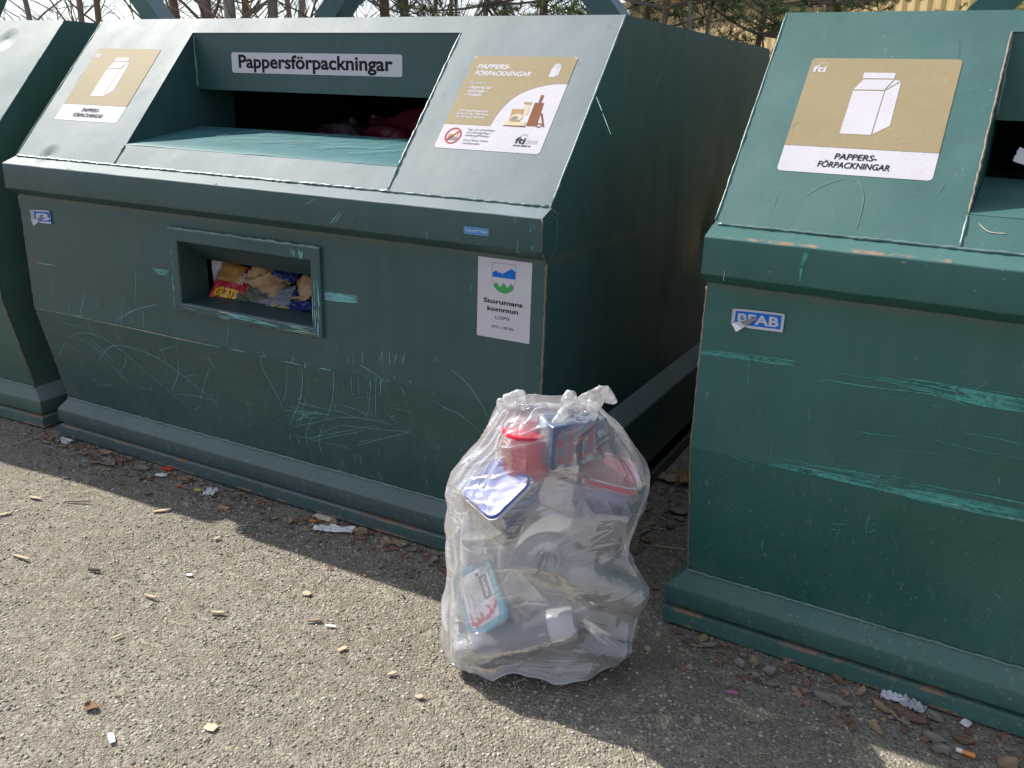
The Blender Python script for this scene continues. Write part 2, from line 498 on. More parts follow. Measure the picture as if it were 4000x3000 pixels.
def scatter(n, rng):
    # denser towards the foreground where single stones can be made out
    x = rng.uniform(-1.2, 4.4, n); y = rng.uniform(-1.75, .12, n)
    keep = rng.random(n) < np.clip(.55 + .5 * (.2 - y) / 1.6, 0, 1)
    pn = np.array([noise.noise(Vector((a * 2.3, b * 2.3, .4))) for a, b in zip(x, y)])
    keep &= (pn + rng.uniform(-.5, .5, n)) > -.38
    x, y = x[keep], y[keep]
    x2 = rng.uniform(2.36, 2.72, n // 26); y2 = rng.uniform(.1, 2.4, n // 26)
    x = np.concatenate([x, x2]); y = np.concatenate([y, y2])
    return np.stack([x, y, gh(x, y)], 1)
rng = np.random.default_rng(5)
me = stone_mesh(105000, rng, scatter, .0018, .0062, 'gravel')
me.materials.append(gravel_mat())
o = bpy.data.objects.new('gravel', me); COL.objects.link(o)
tag(o, 'loose grey and tan gravel covering the ground before the containers', 'gravel', kind='stuff')

# ================================================================ containers
# worn paint marks: container (0 middle, 1 right), surface, width, tint, then points on that surface
STROKES = [
[0,0,4,0,1.214,0.59,1.212,0.544,1.236,0.479,1.257,0.428,1.263,0.383],
[0,0,3,0,1.219,0.52,1.24,0.469,1.263,0.409],
[0,0,3,0,1.331,0.581,1.306,0.488,1.274,0.426],
[0,0,5,0,1.4,0.591,1.387,0.524,1.352,0.438,1.306,0.367,1.282,0.327],
[0,0,4,0,1.538,0.597,1.52,0.522,1.496,0.454,1.462,0.397],
[0,0,4,0,1.644,0.637,1.693,0.624,1.754,0.594],
[0,0,4,0,1.995,0.682,2.039,0.658,2.087,0.612,2.11,0.574,2.12,0.546],
[0,0,3.5,0,1.932,0.569,1.957,0.55,2.022,0.533,2.086,0.486],
[0,0,3,0,1.262,0.383,1.362,0.4,1.452,0.412,1.493,0.404],
[0,0,3,0,1.31,0.439,1.38,0.429,1.532,0.437,1.583,0.429,1.748,0.433],
[0,0,3,0,1.294,0.32,1.409,0.367,1.544,0.418,1.722,0.444],
[0,0,3,0,1.367,0.282,1.496,0.367,1.574,0.387,1.782,0.417,1.815,0.439],
[0,0,3,0,1.574,0.309,1.699,0.368,1.819,0.423],
[0,0,3,0,1.585,0.325,1.656,0.356],
[0,0,2.5,0,1.358,0.269,1.452,0.313,1.568,0.359,1.687,0.411],
[0,0,2.5,0,1.344,0.282,1.472,0.333,1.683,0.418],
[0,0,2.5,0,1.276,0.281,1.356,0.285,1.412,0.282],
[0,0,2.5,0,1.417,0.281,1.49,0.289,1.543,0.285],
[0,0,4,0,1.445,0.37,1.408,0.302,1.402,0.254,1.407,0.221],
[0,0,3,0,1.397,0.387,1.348,0.299,1.345,0.237],
[0,0,3,0,1.266,0.288,1.265,0.241],
[0,0,3,0,1.302,0.295,1.303,0.241],
[0,0,3,0,1.528,0.466,1.59,0.462,1.688,0.448],
[0,0,2.5,0,1.759,0.515,1.796,0.519],
[0,0,2.5,0,1.752,0.5,1.796,0.504],
[0,0,4,0,1.815,0.501,1.832,0.504],
[0,0,3,0,1.318,0.39,1.388,0.403,1.446,0.408],
[0,0,3,0,1.301,0.381,1.346,0.387,1.38,0.383],
[0,0,3,0,1.308,0.362,1.369,0.388,1.418,0.405],
[0,0,3,0,1.311,0.352,1.358,0.376,1.393,0.391],
[0,0,3,0,1.313,0.34,1.349,0.376,1.374,0.402],
[0,0,3,0,1.315,0.415,1.344,0.411,1.362,0.4],
[0,0,3,0,1.322,0.329,1.349,0.374,1.364,0.41],
[0,0,3,0,1.318,0.38,1.391,0.398,1.451,0.407],
[0,0,3,0,1.373,0.467,1.363,0.459,1.342,0.443],
[0,0,3,0,1.391,0.473,1.376,0.44,1.35,0.397],
[0,0,3,0,1.296,0.406,1.331,0.403,1.355,0.393],
[0,0,3,0,1.324,0.361,1.381,0.379,1.425,0.388],
[0,0,3,0,1.348,0.432,1.392,0.437,1.425,0.434],
[0,0,3,0,1.6,0.665,1.6,0.633],
[0,0,3,0,1.622,0.674,1.622,0.632],
[0,0,4,0,1.658,0.685,1.659,0.64],
[0,0,3.5,0,1.738,0.7,1.722,0.654],
[0,0,4,0,1.738,0.698,1.738,0.654],
[0,0,4,0,1.764,0.704,1.766,0.657],
[0,0,4,0,1.794,0.701,1.782,0.66],
[0,0,4,0,1.823,0.701,1.811,0.661],
[0,0,3,0,1.609,0.594,1.598,0.524],
[0,0,7,0,1.686,0.595,1.68,0.55],
[0,0,4,0,1.68,0.55,1.65,0.456],
[0,0,4,0,1.712,0.609,1.682,0.456],
[0,0,5,0,1.729,0.602,1.719,0.542],
[0,0,2.5,0,1.64,0.6,1.628,0.525],
[0,0,4,0,1.806,0.597,1.817,0.556],
[0,0,3,0,1.556,0.691,1.556,0.664],
[0,0,3,0,1.581,0.275,1.582,0.226],
[0,0,3,0,1.555,0.269,1.556,0.23],
[0,0,5,0,1.232,0.619,1.232,0.596],
[0,0,4,0,1.243,0.609,1.241,0.594],
[0,0,5,0,1.363,0.624,1.363,0.599],
[0,0,6,0,1.417,0.61,1.409,0.581],
[0,0,4,0,1.425,0.605,1.415,0.582],
[0,0,3,0,1.379,0.58,1.38,0.561],
[0,0,5,0,1.205,0.076,1.204,0.024],
[0,0,4,0,1.852,0.242,1.854,0.212],
[0,0,3,0,1.927,0.597,1.933,0.578],
[0,0,2.5,0,1.723,0.489,1.735,0.473],
[0,0,5,0,1.745,0.461,1.757,0.472],
[0,0,3,0,1.934,0.709,1.95,0.699],
[0,0,6,0,1.67,0.606,1.671,0.596],
[0,0,6,0,1.782,0.626,1.784,0.617],
[0,0,6,0,1.759,0.608,1.76,0.599],
[0,0,6,0,1.843,0.62,1.845,0.612],
[0,0,6,0,1.732,0.601,1.732,0.591],
[0,0,6,0,1.704,0.601,1.704,0.591],
[0,0,6,0,1.421,0.418,1.421,0.407],
[0,0,7,0,1.074,0.594,1.11,0.597,1.151,0.597],
[0,0,6,0,1.207,0.595,1.243,0.594],
[0,0,7,0,1.323,0.594,1.401,0.593],
[0,0,9,0,1.474,0.596,1.531,0.599],
[0,0,7,1,0.007,0.594,0.202,0.597,0.362,0.595],
[0,0,8,2,0.362,0.595,0.591,0.596,0.772,0.595,0.927,0.594],
[0,0,6,0,0.927,0.594,1.028,0.596],
[0,0,6,0,0.244,0.6,0.296,0.604],
[0,0,5,0,0.277,0.608,0.328,0.701],
[0,0,3,0,0.202,0.597,0.236,0.658],
[0,0,4,0,0.482,0.611,0.565,0.656,0.643,0.687,0.727,0.71],
[0,0,3,0,0.514,0.603,0.531,0.668],
[0,0,3,0,0.637,0.583,0.646,0.678],
[0,0,3,0,0.573,0.621,0.566,0.683],
[0,0,3,0,0.313,0.521,0.316,0.582],
[0,0,4,0,0.153,0.487,0.248,0.522,0.369,0.523,0.486,0.469,0.586,0.397,0.739,0.298],
[0,0,4,0,0.195,0.498,0.303,0.466,0.364,0.4,0.478,0.298],
[0,0,4,0,0.291,0.506,0.343,0.466,0.395,0.416],
[0,0,4,0,0.571,0.514,0.691,0.477,0.798,0.423,0.939,0.334],
[0,0,4,0,0.281,0.385,0.361,0.461,0.448,0.503,0.553,0.503,0.668,0.487],
[0,0,3,0,0.689,0.52,0.78,0.558],
[0,0,4,0,0.787,0.516,0.755,0.43,0.689,0.345],
[0,0,3,0,0.95,0.511,0.879,0.403,0.835,0.326],
[0,0,3,0,0.692,0.585,0.712,0.473],
[0,0,4,0,0.479,0.464,0.464,0.427,0.403,0.365],
[0,0,4,0,0.022,0.36,0.11,0.452],
[0,0,3,0,0.141,0.45,0.202,0.425],
[0,0,3,0,0.796,0.43,0.879,0.456],
[0,0,3,0,0.487,0.319,0.593,0.331],
[0,0,3,0,0.683,0.332,0.816,0.349,0.939,0.349],
[0,0,3,0,0.221,0.275,0.356,0.303],
[0,0,4,0,0.945,0.549,0.976,0.487],
[0,0,3,0,0.187,0.327,0.262,0.285],
[0,0,3,0,1.075,0.687,1.063,0.61],
[0,0,3,0,0.143,0.278,0.156,0.214],
[0,0,3,2,0.035,0.256,0.064,0.203],
[0,0,3,0,0.128,0.552,0.301,0.55],
[0,0,4,0,0.782,0.277,0.832,0.303],
[0,0,3,0,0.463,0.584,0.481,0.513],
[0,0,3,0,0.801,0.579,0.789,0.524],
[0,0,3,0,0.555,0.711,0.531,0.681],
[0,0,2.5,0,0.389,0.682,0.391,0.652],
[0,0,2.5,0,0.629,0.836,0.607,0.692],
[0,0,5,0,0.715,0.844,0.754,0.844,0.804,0.846],
[0,0,5,0,0.721,0.84,0.753,0.84,0.801,0.841],
[0,0,5,0,0.727,0.836,0.753,0.836,0.798,0.837],
[0,0,5,0,0.734,0.831,0.752,0.831,0.795,0.832],
[0,0,5,0,0.74,0.827,0.752,0.827,0.791,0.827],
[0,0,6,0,1.512,0.861,1.573,0.862,1.648,0.863],
[0,0,6,0,1.512,0.857,1.572,0.858,1.642,0.859],
[0,0,6,0,1.512,0.854,1.572,0.855,1.637,0.856],
[0,0,6,0,1.511,0.851,1.572,0.852,1.647,0.854],
[0,0,6,0,1.511,0.847,1.572,0.848,1.642,0.851],
[0,0,6,0,1.511,0.844,1.572,0.845,1.636,0.847],
[0,0,6,0,1.511,0.84,1.572,0.841,1.647,0.846],
[0,0,6,0,1.511,0.837,1.572,0.838,1.642,0.843],
[0,0,6,3,0.005,0.817,0.068,0.793,0.14,0.788],
[0,0,4,3,0.002,0.803,0.098,0.787,0.242,0.793],
[0,0,4,0,0.051,0.788,0.171,0.79],
[0,2,5,0,1.488,1.14,1.531,1.165],
[0,2,6,0,1.582,1.092,1.623,1.131],
[0,2,4,0,1.598,1.095,1.635,1.132],
[0,2,4,0,1.938,1.111,1.938,1.076],
[0,2,3,0,2.232,1.111,2.235,1.098,2.233,1.082,2.229,1.074],
[0,2,3,0,2.236,1.079,2.243,1.074],
[0,2,4,0,2.271,1.143,2.272,1.135],
[0,2,4,0,2.278,1.097,2.281,1.085],
[0,2,3,0,2.272,1.155,2.273,1.149],
[0,2,3,0,2.281,1.156,2.283,1.144],
[0,1,5,0,2.308,0.391,2.343,0.339],
[0,1,4,0,2.348,0.331,2.397,0.257],
[0,1,4,4,1.967,0.215,2.0,0.243],
[0,3,3,0,0.969,1.71,0.946,1.677,0.921,1.642],
[0,3,2.5,0,0.712,1.621,0.723,1.525],
[0,3,5,0,0.853,1.574,0.805,1.545,0.783,1.513],
[0,3,4,0,0.978,1.678,0.977,1.658],
[0,3,4,0,1.022,1.683,1.015,1.662],
[0,3,2.5,0,1.085,1.717,1.085,1.652],
[0,3,3,0,1.35,1.579,1.366,1.553],
[0,3,3,0,1.341,1.536,1.422,1.533],
[0,3,2,0,0.718,1.33,0.715,1.315],
[0,3,3,0,0.013,1.19,0.024,1.174,0.052,1.161,0.058,1.146,0.061,1.126,0.059,1.094,0.057,1.084,0.04,1.069,0.019,1.071],
[0,3,3,0,0.022,1.189,0.056,1.174,0.062,1.16],
[0,3,3,0,0.041,1.068,0.024,1.055],
[0,3,3,0,0.239,1.206,0.254,1.184,0.268,1.151],
[1,0,4,5,0.002,0.874,0.118,0.882,0.241,0.887],
[1,0,4,5,0.002,0.873,0.123,0.882,0.244,0.886],
[1,0,4,5,0.003,0.872,0.133,0.882,0.215,0.879],
[1,0,4,5,0.003,0.87,0.11,0.876,0.257,0.885],
[1,0,4,5,0.003,0.869,0.12,0.876,0.225,0.877],
[1,0,4,5,0.003,0.868,0.148,0.879,0.238,0.878],
[1,0,4,5,0.003,0.867,0.142,0.876,0.239,0.876],
[1,0,4,5,0.003,0.866,0.135,0.873,0.221,0.871],
[1,0,4,5,0.003,0.865,0.135,0.871,0.26,0.877],
[1,0,4,5,0.003,0.864,0.131,0.869,0.254,0.874],
[1,0,3.3,5,0.505,0.892,0.601,0.893,0.729,0.896],
[1,0,4.2,5,0.48,0.89,0.578,0.89,0.606,0.874],
[1,0,4.9,5,0.565,0.888,0.659,0.888,0.737,0.889],
[1,0,5.9,5,0.57,0.886,0.664,0.886,0.738,0.886],
[1,0,6.2,5,0.418,0.882,0.518,0.883,0.608,0.878],
[1,0,6.5,5,0.588,0.881,0.681,0.881,0.716,0.877],
[1,0,3.9,5,0.332,0.877,0.437,0.877,0.605,0.887],
[1,0,5.5,5,0.432,0.875,0.532,0.876,0.601,0.867],
[1,0,4.5,5,0.456,0.873,0.555,0.873,0.629,0.866],
[1,0,5.3,5,0.481,0.87,0.579,0.871,0.728,0.879],
[1,0,6.7,5,0.512,0.868,0.609,0.869,0.74,0.874],
[1,0,5.7,5,0.607,0.867,0.7,0.868,0.741,0.868],
[1,0,6.9,5,0.568,0.864,0.662,0.865,0.741,0.866],
[1,0,5.9,5,0.477,0.861,0.576,0.862,0.63,0.85],
[1,0,5.3,5,0.56,0.859,0.655,0.86,0.716,0.856],
[1,0,6.4,5,0.311,0.854,0.417,0.855,0.59,0.867],
[1,0,7,5,0.579,0.89,0.658,0.889,0.737,0.887],
[1,0,7,5,0.586,0.888,0.658,0.886,0.738,0.884],
[1,0,7,5,0.593,0.886,0.659,0.883,0.738,0.882],
[1,0,7,5,0.599,0.885,0.659,0.88,0.739,0.879],
[1,0,7,5,0.606,0.883,0.66,0.877,0.739,0.877],
[1,0,7,5,0.612,0.881,0.66,0.874,0.74,0.874],
[1,0,7,5,0.619,0.879,0.661,0.871,0.74,0.872],
[1,0,7,5,0.626,0.878,0.661,0.868,0.741,0.869],
[1,0,7,5,0.586,0.867,0.662,0.866,0.741,0.866],
[1,0,7,5,0.593,0.865,0.662,0.863,0.742,0.864],
[1,0,7,5,0.6,0.863,0.663,0.86,0.742,0.861],
[1,0,7,5,0.606,0.862,0.663,0.857,0.743,0.859],
[1,0,4,5,0.382,0.741,0.448,0.74,0.539,0.754],
[1,0,4,5,0.633,0.786,0.702,0.787,0.757,0.784],
[1,0,3,5,0.575,0.756,0.656,0.751,0.763,0.752],
[1,0,3,5,0.449,0.84,0.534,0.839],
[1,0,3,5,0.551,0.836,0.583,0.837],
[1,0,3,6,0.382,0.71,0.476,0.708,0.58,0.723,0.698,0.72],
[1,0,5,5,0.108,0.605,0.138,0.597,0.175,0.589],
[1,0,4,5,0.126,0.87,0.132,0.84,0.132,0.803],
[1,0,3.2,5,0.544,0.635,0.589,0.642,0.634,0.642],
[1,0,4.6,5,0.532,0.627,0.569,0.632,0.606,0.632],
[1,0,4.2,5,0.221,0.61,0.291,0.613,0.36,0.614],
[1,0,3.5,5,0.62,0.606,0.732,0.607,0.839,0.609],
[1,0,3.8,5,0.234,0.623,0.275,0.628,0.316,0.628],
[1,0,3.8,5,0.381,0.629,0.43,0.635,0.479,0.635],
[1,0,2.9,5,0.57,0.637,0.68,0.645,0.786,0.646],
[1,0,3.4,5,0.372,0.601,0.455,0.602,0.535,0.603],
[1,0,3.7,5,0.463,0.613,0.551,0.615,0.636,0.617],
[1,0,3.3,5,0.428,0.601,0.526,0.601,0.621,0.603],
[1,0,4.9,5,0.335,0.627,0.418,0.633,0.499,0.634],
[1,0,3.2,5,0.205,0.612,0.299,0.616,0.39,0.617],
[1,0,3.9,5,0.468,0.637,0.507,0.644,0.546,0.644],
[1,0,4.0,5,0.408,0.613,0.475,0.615,0.54,0.616],
[1,0,2.1,5,0.522,0.611,0.561,0.612,0.6,0.613],
[1,0,2.8,5,0.612,0.614,0.681,0.616,0.749,0.617],
[1,0,3.1,5,0.345,0.613,0.41,0.615,0.473,0.616],
[1,0,2.9,5,0.462,0.623,0.528,0.628,0.594,0.629],
[1,0,3.7,5,0.213,0.604,0.322,0.605,0.426,0.607],
[1,0,4.4,5,0.3,0.623,0.359,0.629,0.417,0.629],
[1,0,4.1,5,0.393,0.629,0.437,0.635,0.481,0.636],
[1,0,4.5,5,0.349,0.624,0.425,0.629,0.499,0.63],
[1,0,3.0,5,0.279,0.601,0.377,0.602,0.472,0.604],
[1,0,2.7,5,0.403,0.602,0.45,0.602,0.496,0.603],
[1,0,4.4,5,0.287,0.614,0.402,0.618,0.511,0.62],
[1,0,4.4,5,0.324,0.629,0.419,0.635,0.51,0.636],
[1,0,2.4,5,0.357,0.605,0.42,0.605,0.482,0.606],
[1,0,3.0,5,0.324,0.605,0.4,0.605,0.473,0.607],
[1,0,4.8,5,0.383,0.62,0.433,0.624,0.482,0.625],
[1,0,4.6,5,0.6,0.639,0.71,0.647,0.817,0.648],
[1,0,4.8,5,0.605,0.623,0.656,0.627,0.705,0.627],
[1,0,4.0,5,0.562,0.611,0.639,0.612,0.712,0.613],
[1,0,2.7,5,0.352,0.625,0.395,0.63,0.437,0.631],
[1,0,4.4,5,0.33,0.613,0.371,0.615,0.412,0.616],
[1,0,5,5,0.207,0.601,0.266,0.601,0.317,0.6],
[1,0,5,5,0.221,0.606,0.28,0.605,0.33,0.605],
[1,0,5,5,0.235,0.61,0.293,0.61,0.343,0.609],
[1,0,5,5,0.249,0.615,0.308,0.602,0.356,0.613],
[1,0,5,5,0.265,0.602,0.321,0.606,0.372,0.602],
[1,0,5,5,0.278,0.607,0.334,0.61,0.384,0.606],
[1,0,5,5,0.292,0.611,0.349,0.603,0.397,0.61],
[1,0,5,5,0.305,0.615,0.362,0.607,0.41,0.614],
[1,0,5,5,0.32,0.603,0.375,0.611,0.425,0.603],
[1,0,5,5,0.334,0.608,0.39,0.603,0.437,0.607],
[1,0,5,5,0.347,0.612,0.402,0.608,0.45,0.611],
[1,0,5,5,0.36,0.616,0.415,0.612,0.462,0.615],
[1,0,5,5,0.375,0.604,0.429,0.604,0.477,0.604],
[1,0,5,5,0.388,0.609,0.442,0.608,0.489,0.608],
[1,0,8,5,0.457,0.604,0.597,0.624,0.786,0.629],
[1,0,8,5,0.469,0.604,0.598,0.62,0.787,0.626],
[1,0,8,5,0.481,0.603,0.598,0.617,0.787,0.623],
[1,0,8,5,0.492,0.602,0.599,0.614,0.788,0.62],
[1,0,8,5,0.504,0.601,0.599,0.611,0.788,0.617],
[1,0,8,5,0.516,0.601,0.6,0.608,0.789,0.614],
[1,0,8,5,0.527,0.6,0.6,0.604,0.79,0.61],
[1,0,8,5,0.539,0.599,0.601,0.601,0.79,0.607],
[1,0,8,5,0.551,0.598,0.601,0.598,0.791,0.604],
[1,0,6,2,0.493,0.6,0.6,0.607,0.682,0.605,0.791,0.605],
[1,0,5,2,0.589,0.606,0.665,0.608],
[1,0,5,6,0.036,0.513,0.028,0.472],
[1,0,6,6,0.055,0.518,0.048,0.471],
[1,0,4,6,0.068,0.518,0.063,0.491],
[1,0,3,5,0.052,0.592,0.055,0.579],
[1,0,3,6,0.36,0.57,0.37,0.548],
[1,0,3,6,0.556,0.559,0.572,0.545],
[1,0,2,6,0.74,0.865,0.747,0.763],
[1,0,4,5,0.324,0.513,0.329,0.506],
[1,0,4,5,0.323,0.465,0.329,0.461],
[1,0,3,5,0.597,0.506,0.61,0.534],
[1,0,3,5,0.599,0.525,0.612,0.512],
[1,0,2.5,6,0.557,0.505,0.596,0.518],
[1,1,6,6,0.291,0.169,0.316,0.148,0.33,0.103,0.331,0.029],
[1,1,4,6,0.193,0.106,0.227,0.142,0.276,0.171],
[1,1,4,4,0.443,0.608,0.45,0.579,0.454,0.55],
[1,1,4,6,0.129,0.112,0.129,0.063],
[1,1,4,6,0.494,0.182,0.479,0.13],
[1,2,6,5,0.251,1.171,0.24,1.133,0.237,1.094],
[1,2,6,5,0.248,1.171,0.238,1.133,0.237,1.094],
[1,2,6,5,0.246,1.171,0.237,1.132,0.236,1.094],
[1,2,6,5,0.243,1.171,0.235,1.132,0.236,1.094],
[1,2,6,5,0.24,1.17,0.233,1.132,0.235,1.094],
[1,2,4,2,0.055,1.098,0.055,1.07],
[1,1,6,2,0.579,0.073,0.602,0.054,0.634,0.053]]
SURFS = [on_panel, on_slope, on_lip, on_side]

def rect_sweep(mb, prof, x0, x1, y0, y1, mi=0, close=True):
    loops = []
    for dx, dy, z in prof:
        loops.append([(x0 - dx, y0 - dy, z), (x1 + dx, y0 - dy, z), (x1 + dx, y1 + dy, z), (x0 - dx, y1 + dy, z)])
    mb.loft(loops, mi, False, False)

def bead(mb, pts, r, seed, step=.012, mi=0, n=5, jitter=.35):
    rd = random.Random(seed)
    P = []
    for (a, b) in zip(pts, pts[1:]):
        a, b = Vector(a), Vector(b)
        m = max(2, int((b - a).length / step))
        for i in range(m): P.append(a.lerp(b, i / m))
    P.append(Vector(pts[-1]))
    jit = [p + Vector((rd.uniform(-1, 1), rd.uniform(-1, 1), rd.uniform(-1, 1))) * r * jitter for p in P]
    mb.tube(jit, [r * rd.uniform(.65, 1.25) for _ in P], n, mi)

def ribbon(mb, fn, pts, wd, seed, mi):
    rd = random.Random(seed)
    C = catmull(pts, 5)
    lift = .0007 + rd.random() * .0012
    Lp, Rp = [], []
    n = len(C)
    for i, p in enumerate(C):
        a = C[max(i - 1, 0)]; b = C[min(i + 1, n - 1)]
        dx, dy = b[0] - a[0], b[1] - a[1]
        d = math.hypot(dx, dy) or 1e-6
        t = i / (n - 1)
        ww = wd * (.25 + .75 * math.sin(math.pi * min(1, max(0, t * .94 + .03))) ** .5) * rd.uniform(.6, 1.15) / 2
        Lp.append(fn(p[0] - dy / d * ww, p[1] + dx / d * ww, lift)); Rp.append(fn(p[0] + dy / d * ww, p[1] - dx / d * ww, lift))
    b = len(mb.v)
    mb.v.extend([tuple(p) for p in Lp + Rp])
    for i in range(n - 1):
        mb.f.append((b + i, b + i + 1, b + n + i + 1, b + n + i)); mb.m.append(mi)

def frame_quad(mb, fn, x0, x1, t0, t1, hx0, hx1, ht0, ht1):
    xs = [x0, hx0, hx1, x1]; ts = [t0, ht0, ht1, t1]
    for i in range(3):
        for j in range(3):
            if i == 1 and j == 1: continue
            mb.poly([fn(xs[i], ts[j], 0), fn(xs[i + 1], ts[j], 0), fn(xs[i + 1], ts[j + 1], 0), fn(xs[i], ts[j + 1], 0)])

OPX0, OPX1, OPT0, OPT1 = .556, 1.754, .094, .632
SLOPE_L = math.hypot(YTOP - YSL, ZTOP - ZSL)
HW = dict(x0=.868, x1=1.467, z0=.735, z1=.959)

def container(name, label, loc, yaw, mat, seed, key, stickers=True, ledge=False, raised=None):
    root = empty(name, loc, yaw)
    tag(root, label, 'waste container', 'green steel paper recycling containers in a row')
    P = lambda *a: Vector(a)
    # ---- shell
    mb = MB()
    frame_quad(mb, on_panel, 0, W, ZFOLD, ZPT + .06, HW['x0'], HW['x1'], HW['z0'], HW['z1'])
    e = on_panel(0, ZFOLD - math.hypot(YCT, ZFOLD - ZCT) - .02, 0)
    mb.poly([P(0, e.y, e.z), P(W, e.y, e.z), P(W, 0, ZFOLD), P(0, 0, ZFOLD)])
    frame_quad(mb, on_slope, 0, W, -.01, SLOPE_L, OPX0, OPX1, OPT0, OPT1)
    prof = [(YCT, .03), (YCT, ZCT - .02), (0, ZFOLD), (0, ZPT + .06), (YSL, ZSL), (YTOP, ZTOP), (D - YTOP, ZTOP), (D - YSL, ZSL), (D, ZFOLD), (D - YCT, ZCT), (D - YCT, .03)]
    for x in (0, W): mb.poly([P(x, y, z) for y, z in (prof if x else reversed(prof))])
    for (a, b) in zip(prof[5:], prof[6:]): mb.poly([P(0, *a), P(W, *a), P(W, *b), P(0, *b)])
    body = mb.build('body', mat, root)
    # ---- rim band with rolled edges
    mb = MB()
    pr = [(YSL + .004, ZSL + .001)]
    rr = .007
    for i in range(5):
        a = R(100 + i * 20)
        pr.append((YLIP + rr + rr * math.cos(a) * 1.0, ZLT - rr + rr * math.sin(a)))
    for i in range(4):
        a = R(180 + i * 25)
        pr.append((YLIP + .005 + .005 * math.cos(a), ZLB + .005 + .005 * math.sin(a)))
    pr += [(-.001, ZPT), (.012, ZPT - .002)]
    rd = random.Random(seed)
    N = 46
    offs = [.0012 * noise.noise(Vector((i * .5, seed, 0))) for i in range(N + 1)]
    loops = []
    for i in range(N + 1):
        x = -.004 + (W + .008) * i / N
        loops.append([(x, y + offs[i], z + offs[i]) for y, z in pr])
    mb.loft(loops, 0, True, True)
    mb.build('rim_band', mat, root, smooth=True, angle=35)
    # ---- plinth and skid rail round the foot
    mb = MB()
    dy = YCT - YCB
    rect_sweep(mb, [(-.002, -.002, ZCT + .001), (XCB - .004, dy - .003, ZCB + .006), (XCB - .001, dy - .001, ZCB + .002), (XCB, dy, ZCB - .003), (XCB, dy, ZPB + .006), (XCB - .003, dy - .003, ZPB + .001), (XCB - .03, dy - .03, ZPB)], 0, W, YCT, D - YCT)
    mb.build('plinth', mat, root, smooth=True, angle=40)
    mb = MB()
    ds = YCT - YSK
    rect_sweep(mb, [(XSK - .04, ds - .045, ZPB + .004), (XSK - .035, ds - .04, ZST), (XSK - .006, ds - .006, ZST), (XSK - .001, ds - .001, ZST - .003), (XSK, ds, ZST - .008), (XSK, ds, .006), (XSK - .006, ds - .006, .0), (XSK - .06, ds - .06, -.005)], 0, W, YCT, D - YCT)
    mb.build('skid_rail', mat, root, smooth=True, angle=40)
    if ledge:
        mb = MB()
        ya, yb = YCB + .05, D - .15
        mb.loft([[(W - .002, y, .43), (W + XCB - .003, y, .3725), (W + XCB, y, .366), (W + XCB, y, ZPB + .012), (W - .002, y, ZPB + .012)] for y in (ya, yb)])
        mb.build('side_ledge', mat, root)
    # ---- hopper: cheeks, header, tray
    y0, z0 = YSL + OPT0 * SLD.y, ZSL + OPT0 * SLD.z
    y1, z1 = YSL + OPT1 * SLD.y, ZSL + OPT1 * SLD.z
    for x in (OPX0, OPX1):
        mb = MB()
        mb.poly([P(x, y0, z0), P(x, y1, z1), P(x, .62, z1), P(x, .62, 1.30), P(x, .436, 1.325)])
        mb.build('hopper_cheek', mat, root)
    mb = MB()
    hy = .432
    mb.box(((OPX0 + OPX1) / 2, hy + .003, (z1 + 1.465) / 2 - .001), ((OPX1 - OPX0) / 2 - .001, .003, (z1 - 1.465) / 2))
    mb.box(((OPX0 + OPX1) / 2, hy + .021, 1.4675), ((OPX1 - OPX0) / 2 - .001, .0149, .0025))
    hd = mb.build('header_panel', mat, root)
    mb = MB()
    rows = [(y0 - .0005, z0 - .004), (y0 + .0005, z0 + .002), (y0 + .004, z0 + .004), (.15, z0 + .015), (.30, 1.306), (.436, 1.326), (.47, 1.322), (.60, 1.18), (.66, .95)]
    NX = 24
    loops = [[(OPX0 + .002 + (OPX1 - OPX0 - .004) * i / NX, y, z + .0025 * noise.noise(Vector((i * .35, y * 9, seed)))) for i in range(NX + 1)] for y, z in rows]
    mb.loft(loops, 0, False, False, closed=False)
    mb.build('hopper_tray', M['tray'] if key == 'A' else mat, root, smooth=True, angle=50)
    # ---- inspection hatch
    mb = MB()
    fx0, fx1, fz0, fz1 = .828, 1.506, .706, 1.003
    ix0, ix1, iz0, iz1 = HW['x0'], HW['x1'], HW['z0'], HW['z1']
    F = .014
    def ring(y, a, b, c, d): return [(a, y, c), (b, y, c), (b, y, d), (a, y, d)]
    mb.loft([ring(.001, fx0, fx1, fz0, fz1), ring(-F + .003, fx0, fx1, fz0, fz1), ring(-F, fx0 + .003, fx1 - .003, fz0 + .003, fz1 - .003), ring(-F, ix0 - .003, ix1 + .003, iz0 - .003, iz1 + .003), ring(-F + .003, ix0, ix1, iz0, iz1), ring(.004, ix0, ix1, iz0, iz1)], 0, False, False)
    mb.build('hatch_frame', mat, root)
    mb = MB()
    dp = .118
    a = [(ix0, .003, iz0), (ix1, .003, iz0), (ix1, .003, iz1), (ix0, .003, iz1)]
    b = [(ix0, dp, .746), (ix1 + .10, dp, .746), (ix1 + .10, dp, .876), (ix0, dp, .876)]
    mb.loft([a, b], 0, False, False)
    mb.build('hatch_chute', M['paint_inner'], root)
    # ---- welds
    def weld(pts, r, sd, step=.012, rust=False, jit=.35):
        mb = MB(); bead(mb, pts, r, seed + sd, step, jitter=jit)
        mb.build('rusty_edge' if rust else 'weld_bead', M['rustweld' if rust else 'weld'], root, smooth=True)
    weld([on_slope(.01, .004, .001), on_slope(W - .01, .004, .001)], .0040, 1)
    for x in (OPX0 - .002, OPX1 + .002): weld([on_slope(x, .006, .001), on_slope(x, OPT0 - .004, .001)], .0036, 2)
    for x in (0, W): weld([(x, YSL + .01, ZSL + .012), (x, YTOP, ZTOP - .001)], .0030, 3, .02, jit=.18)
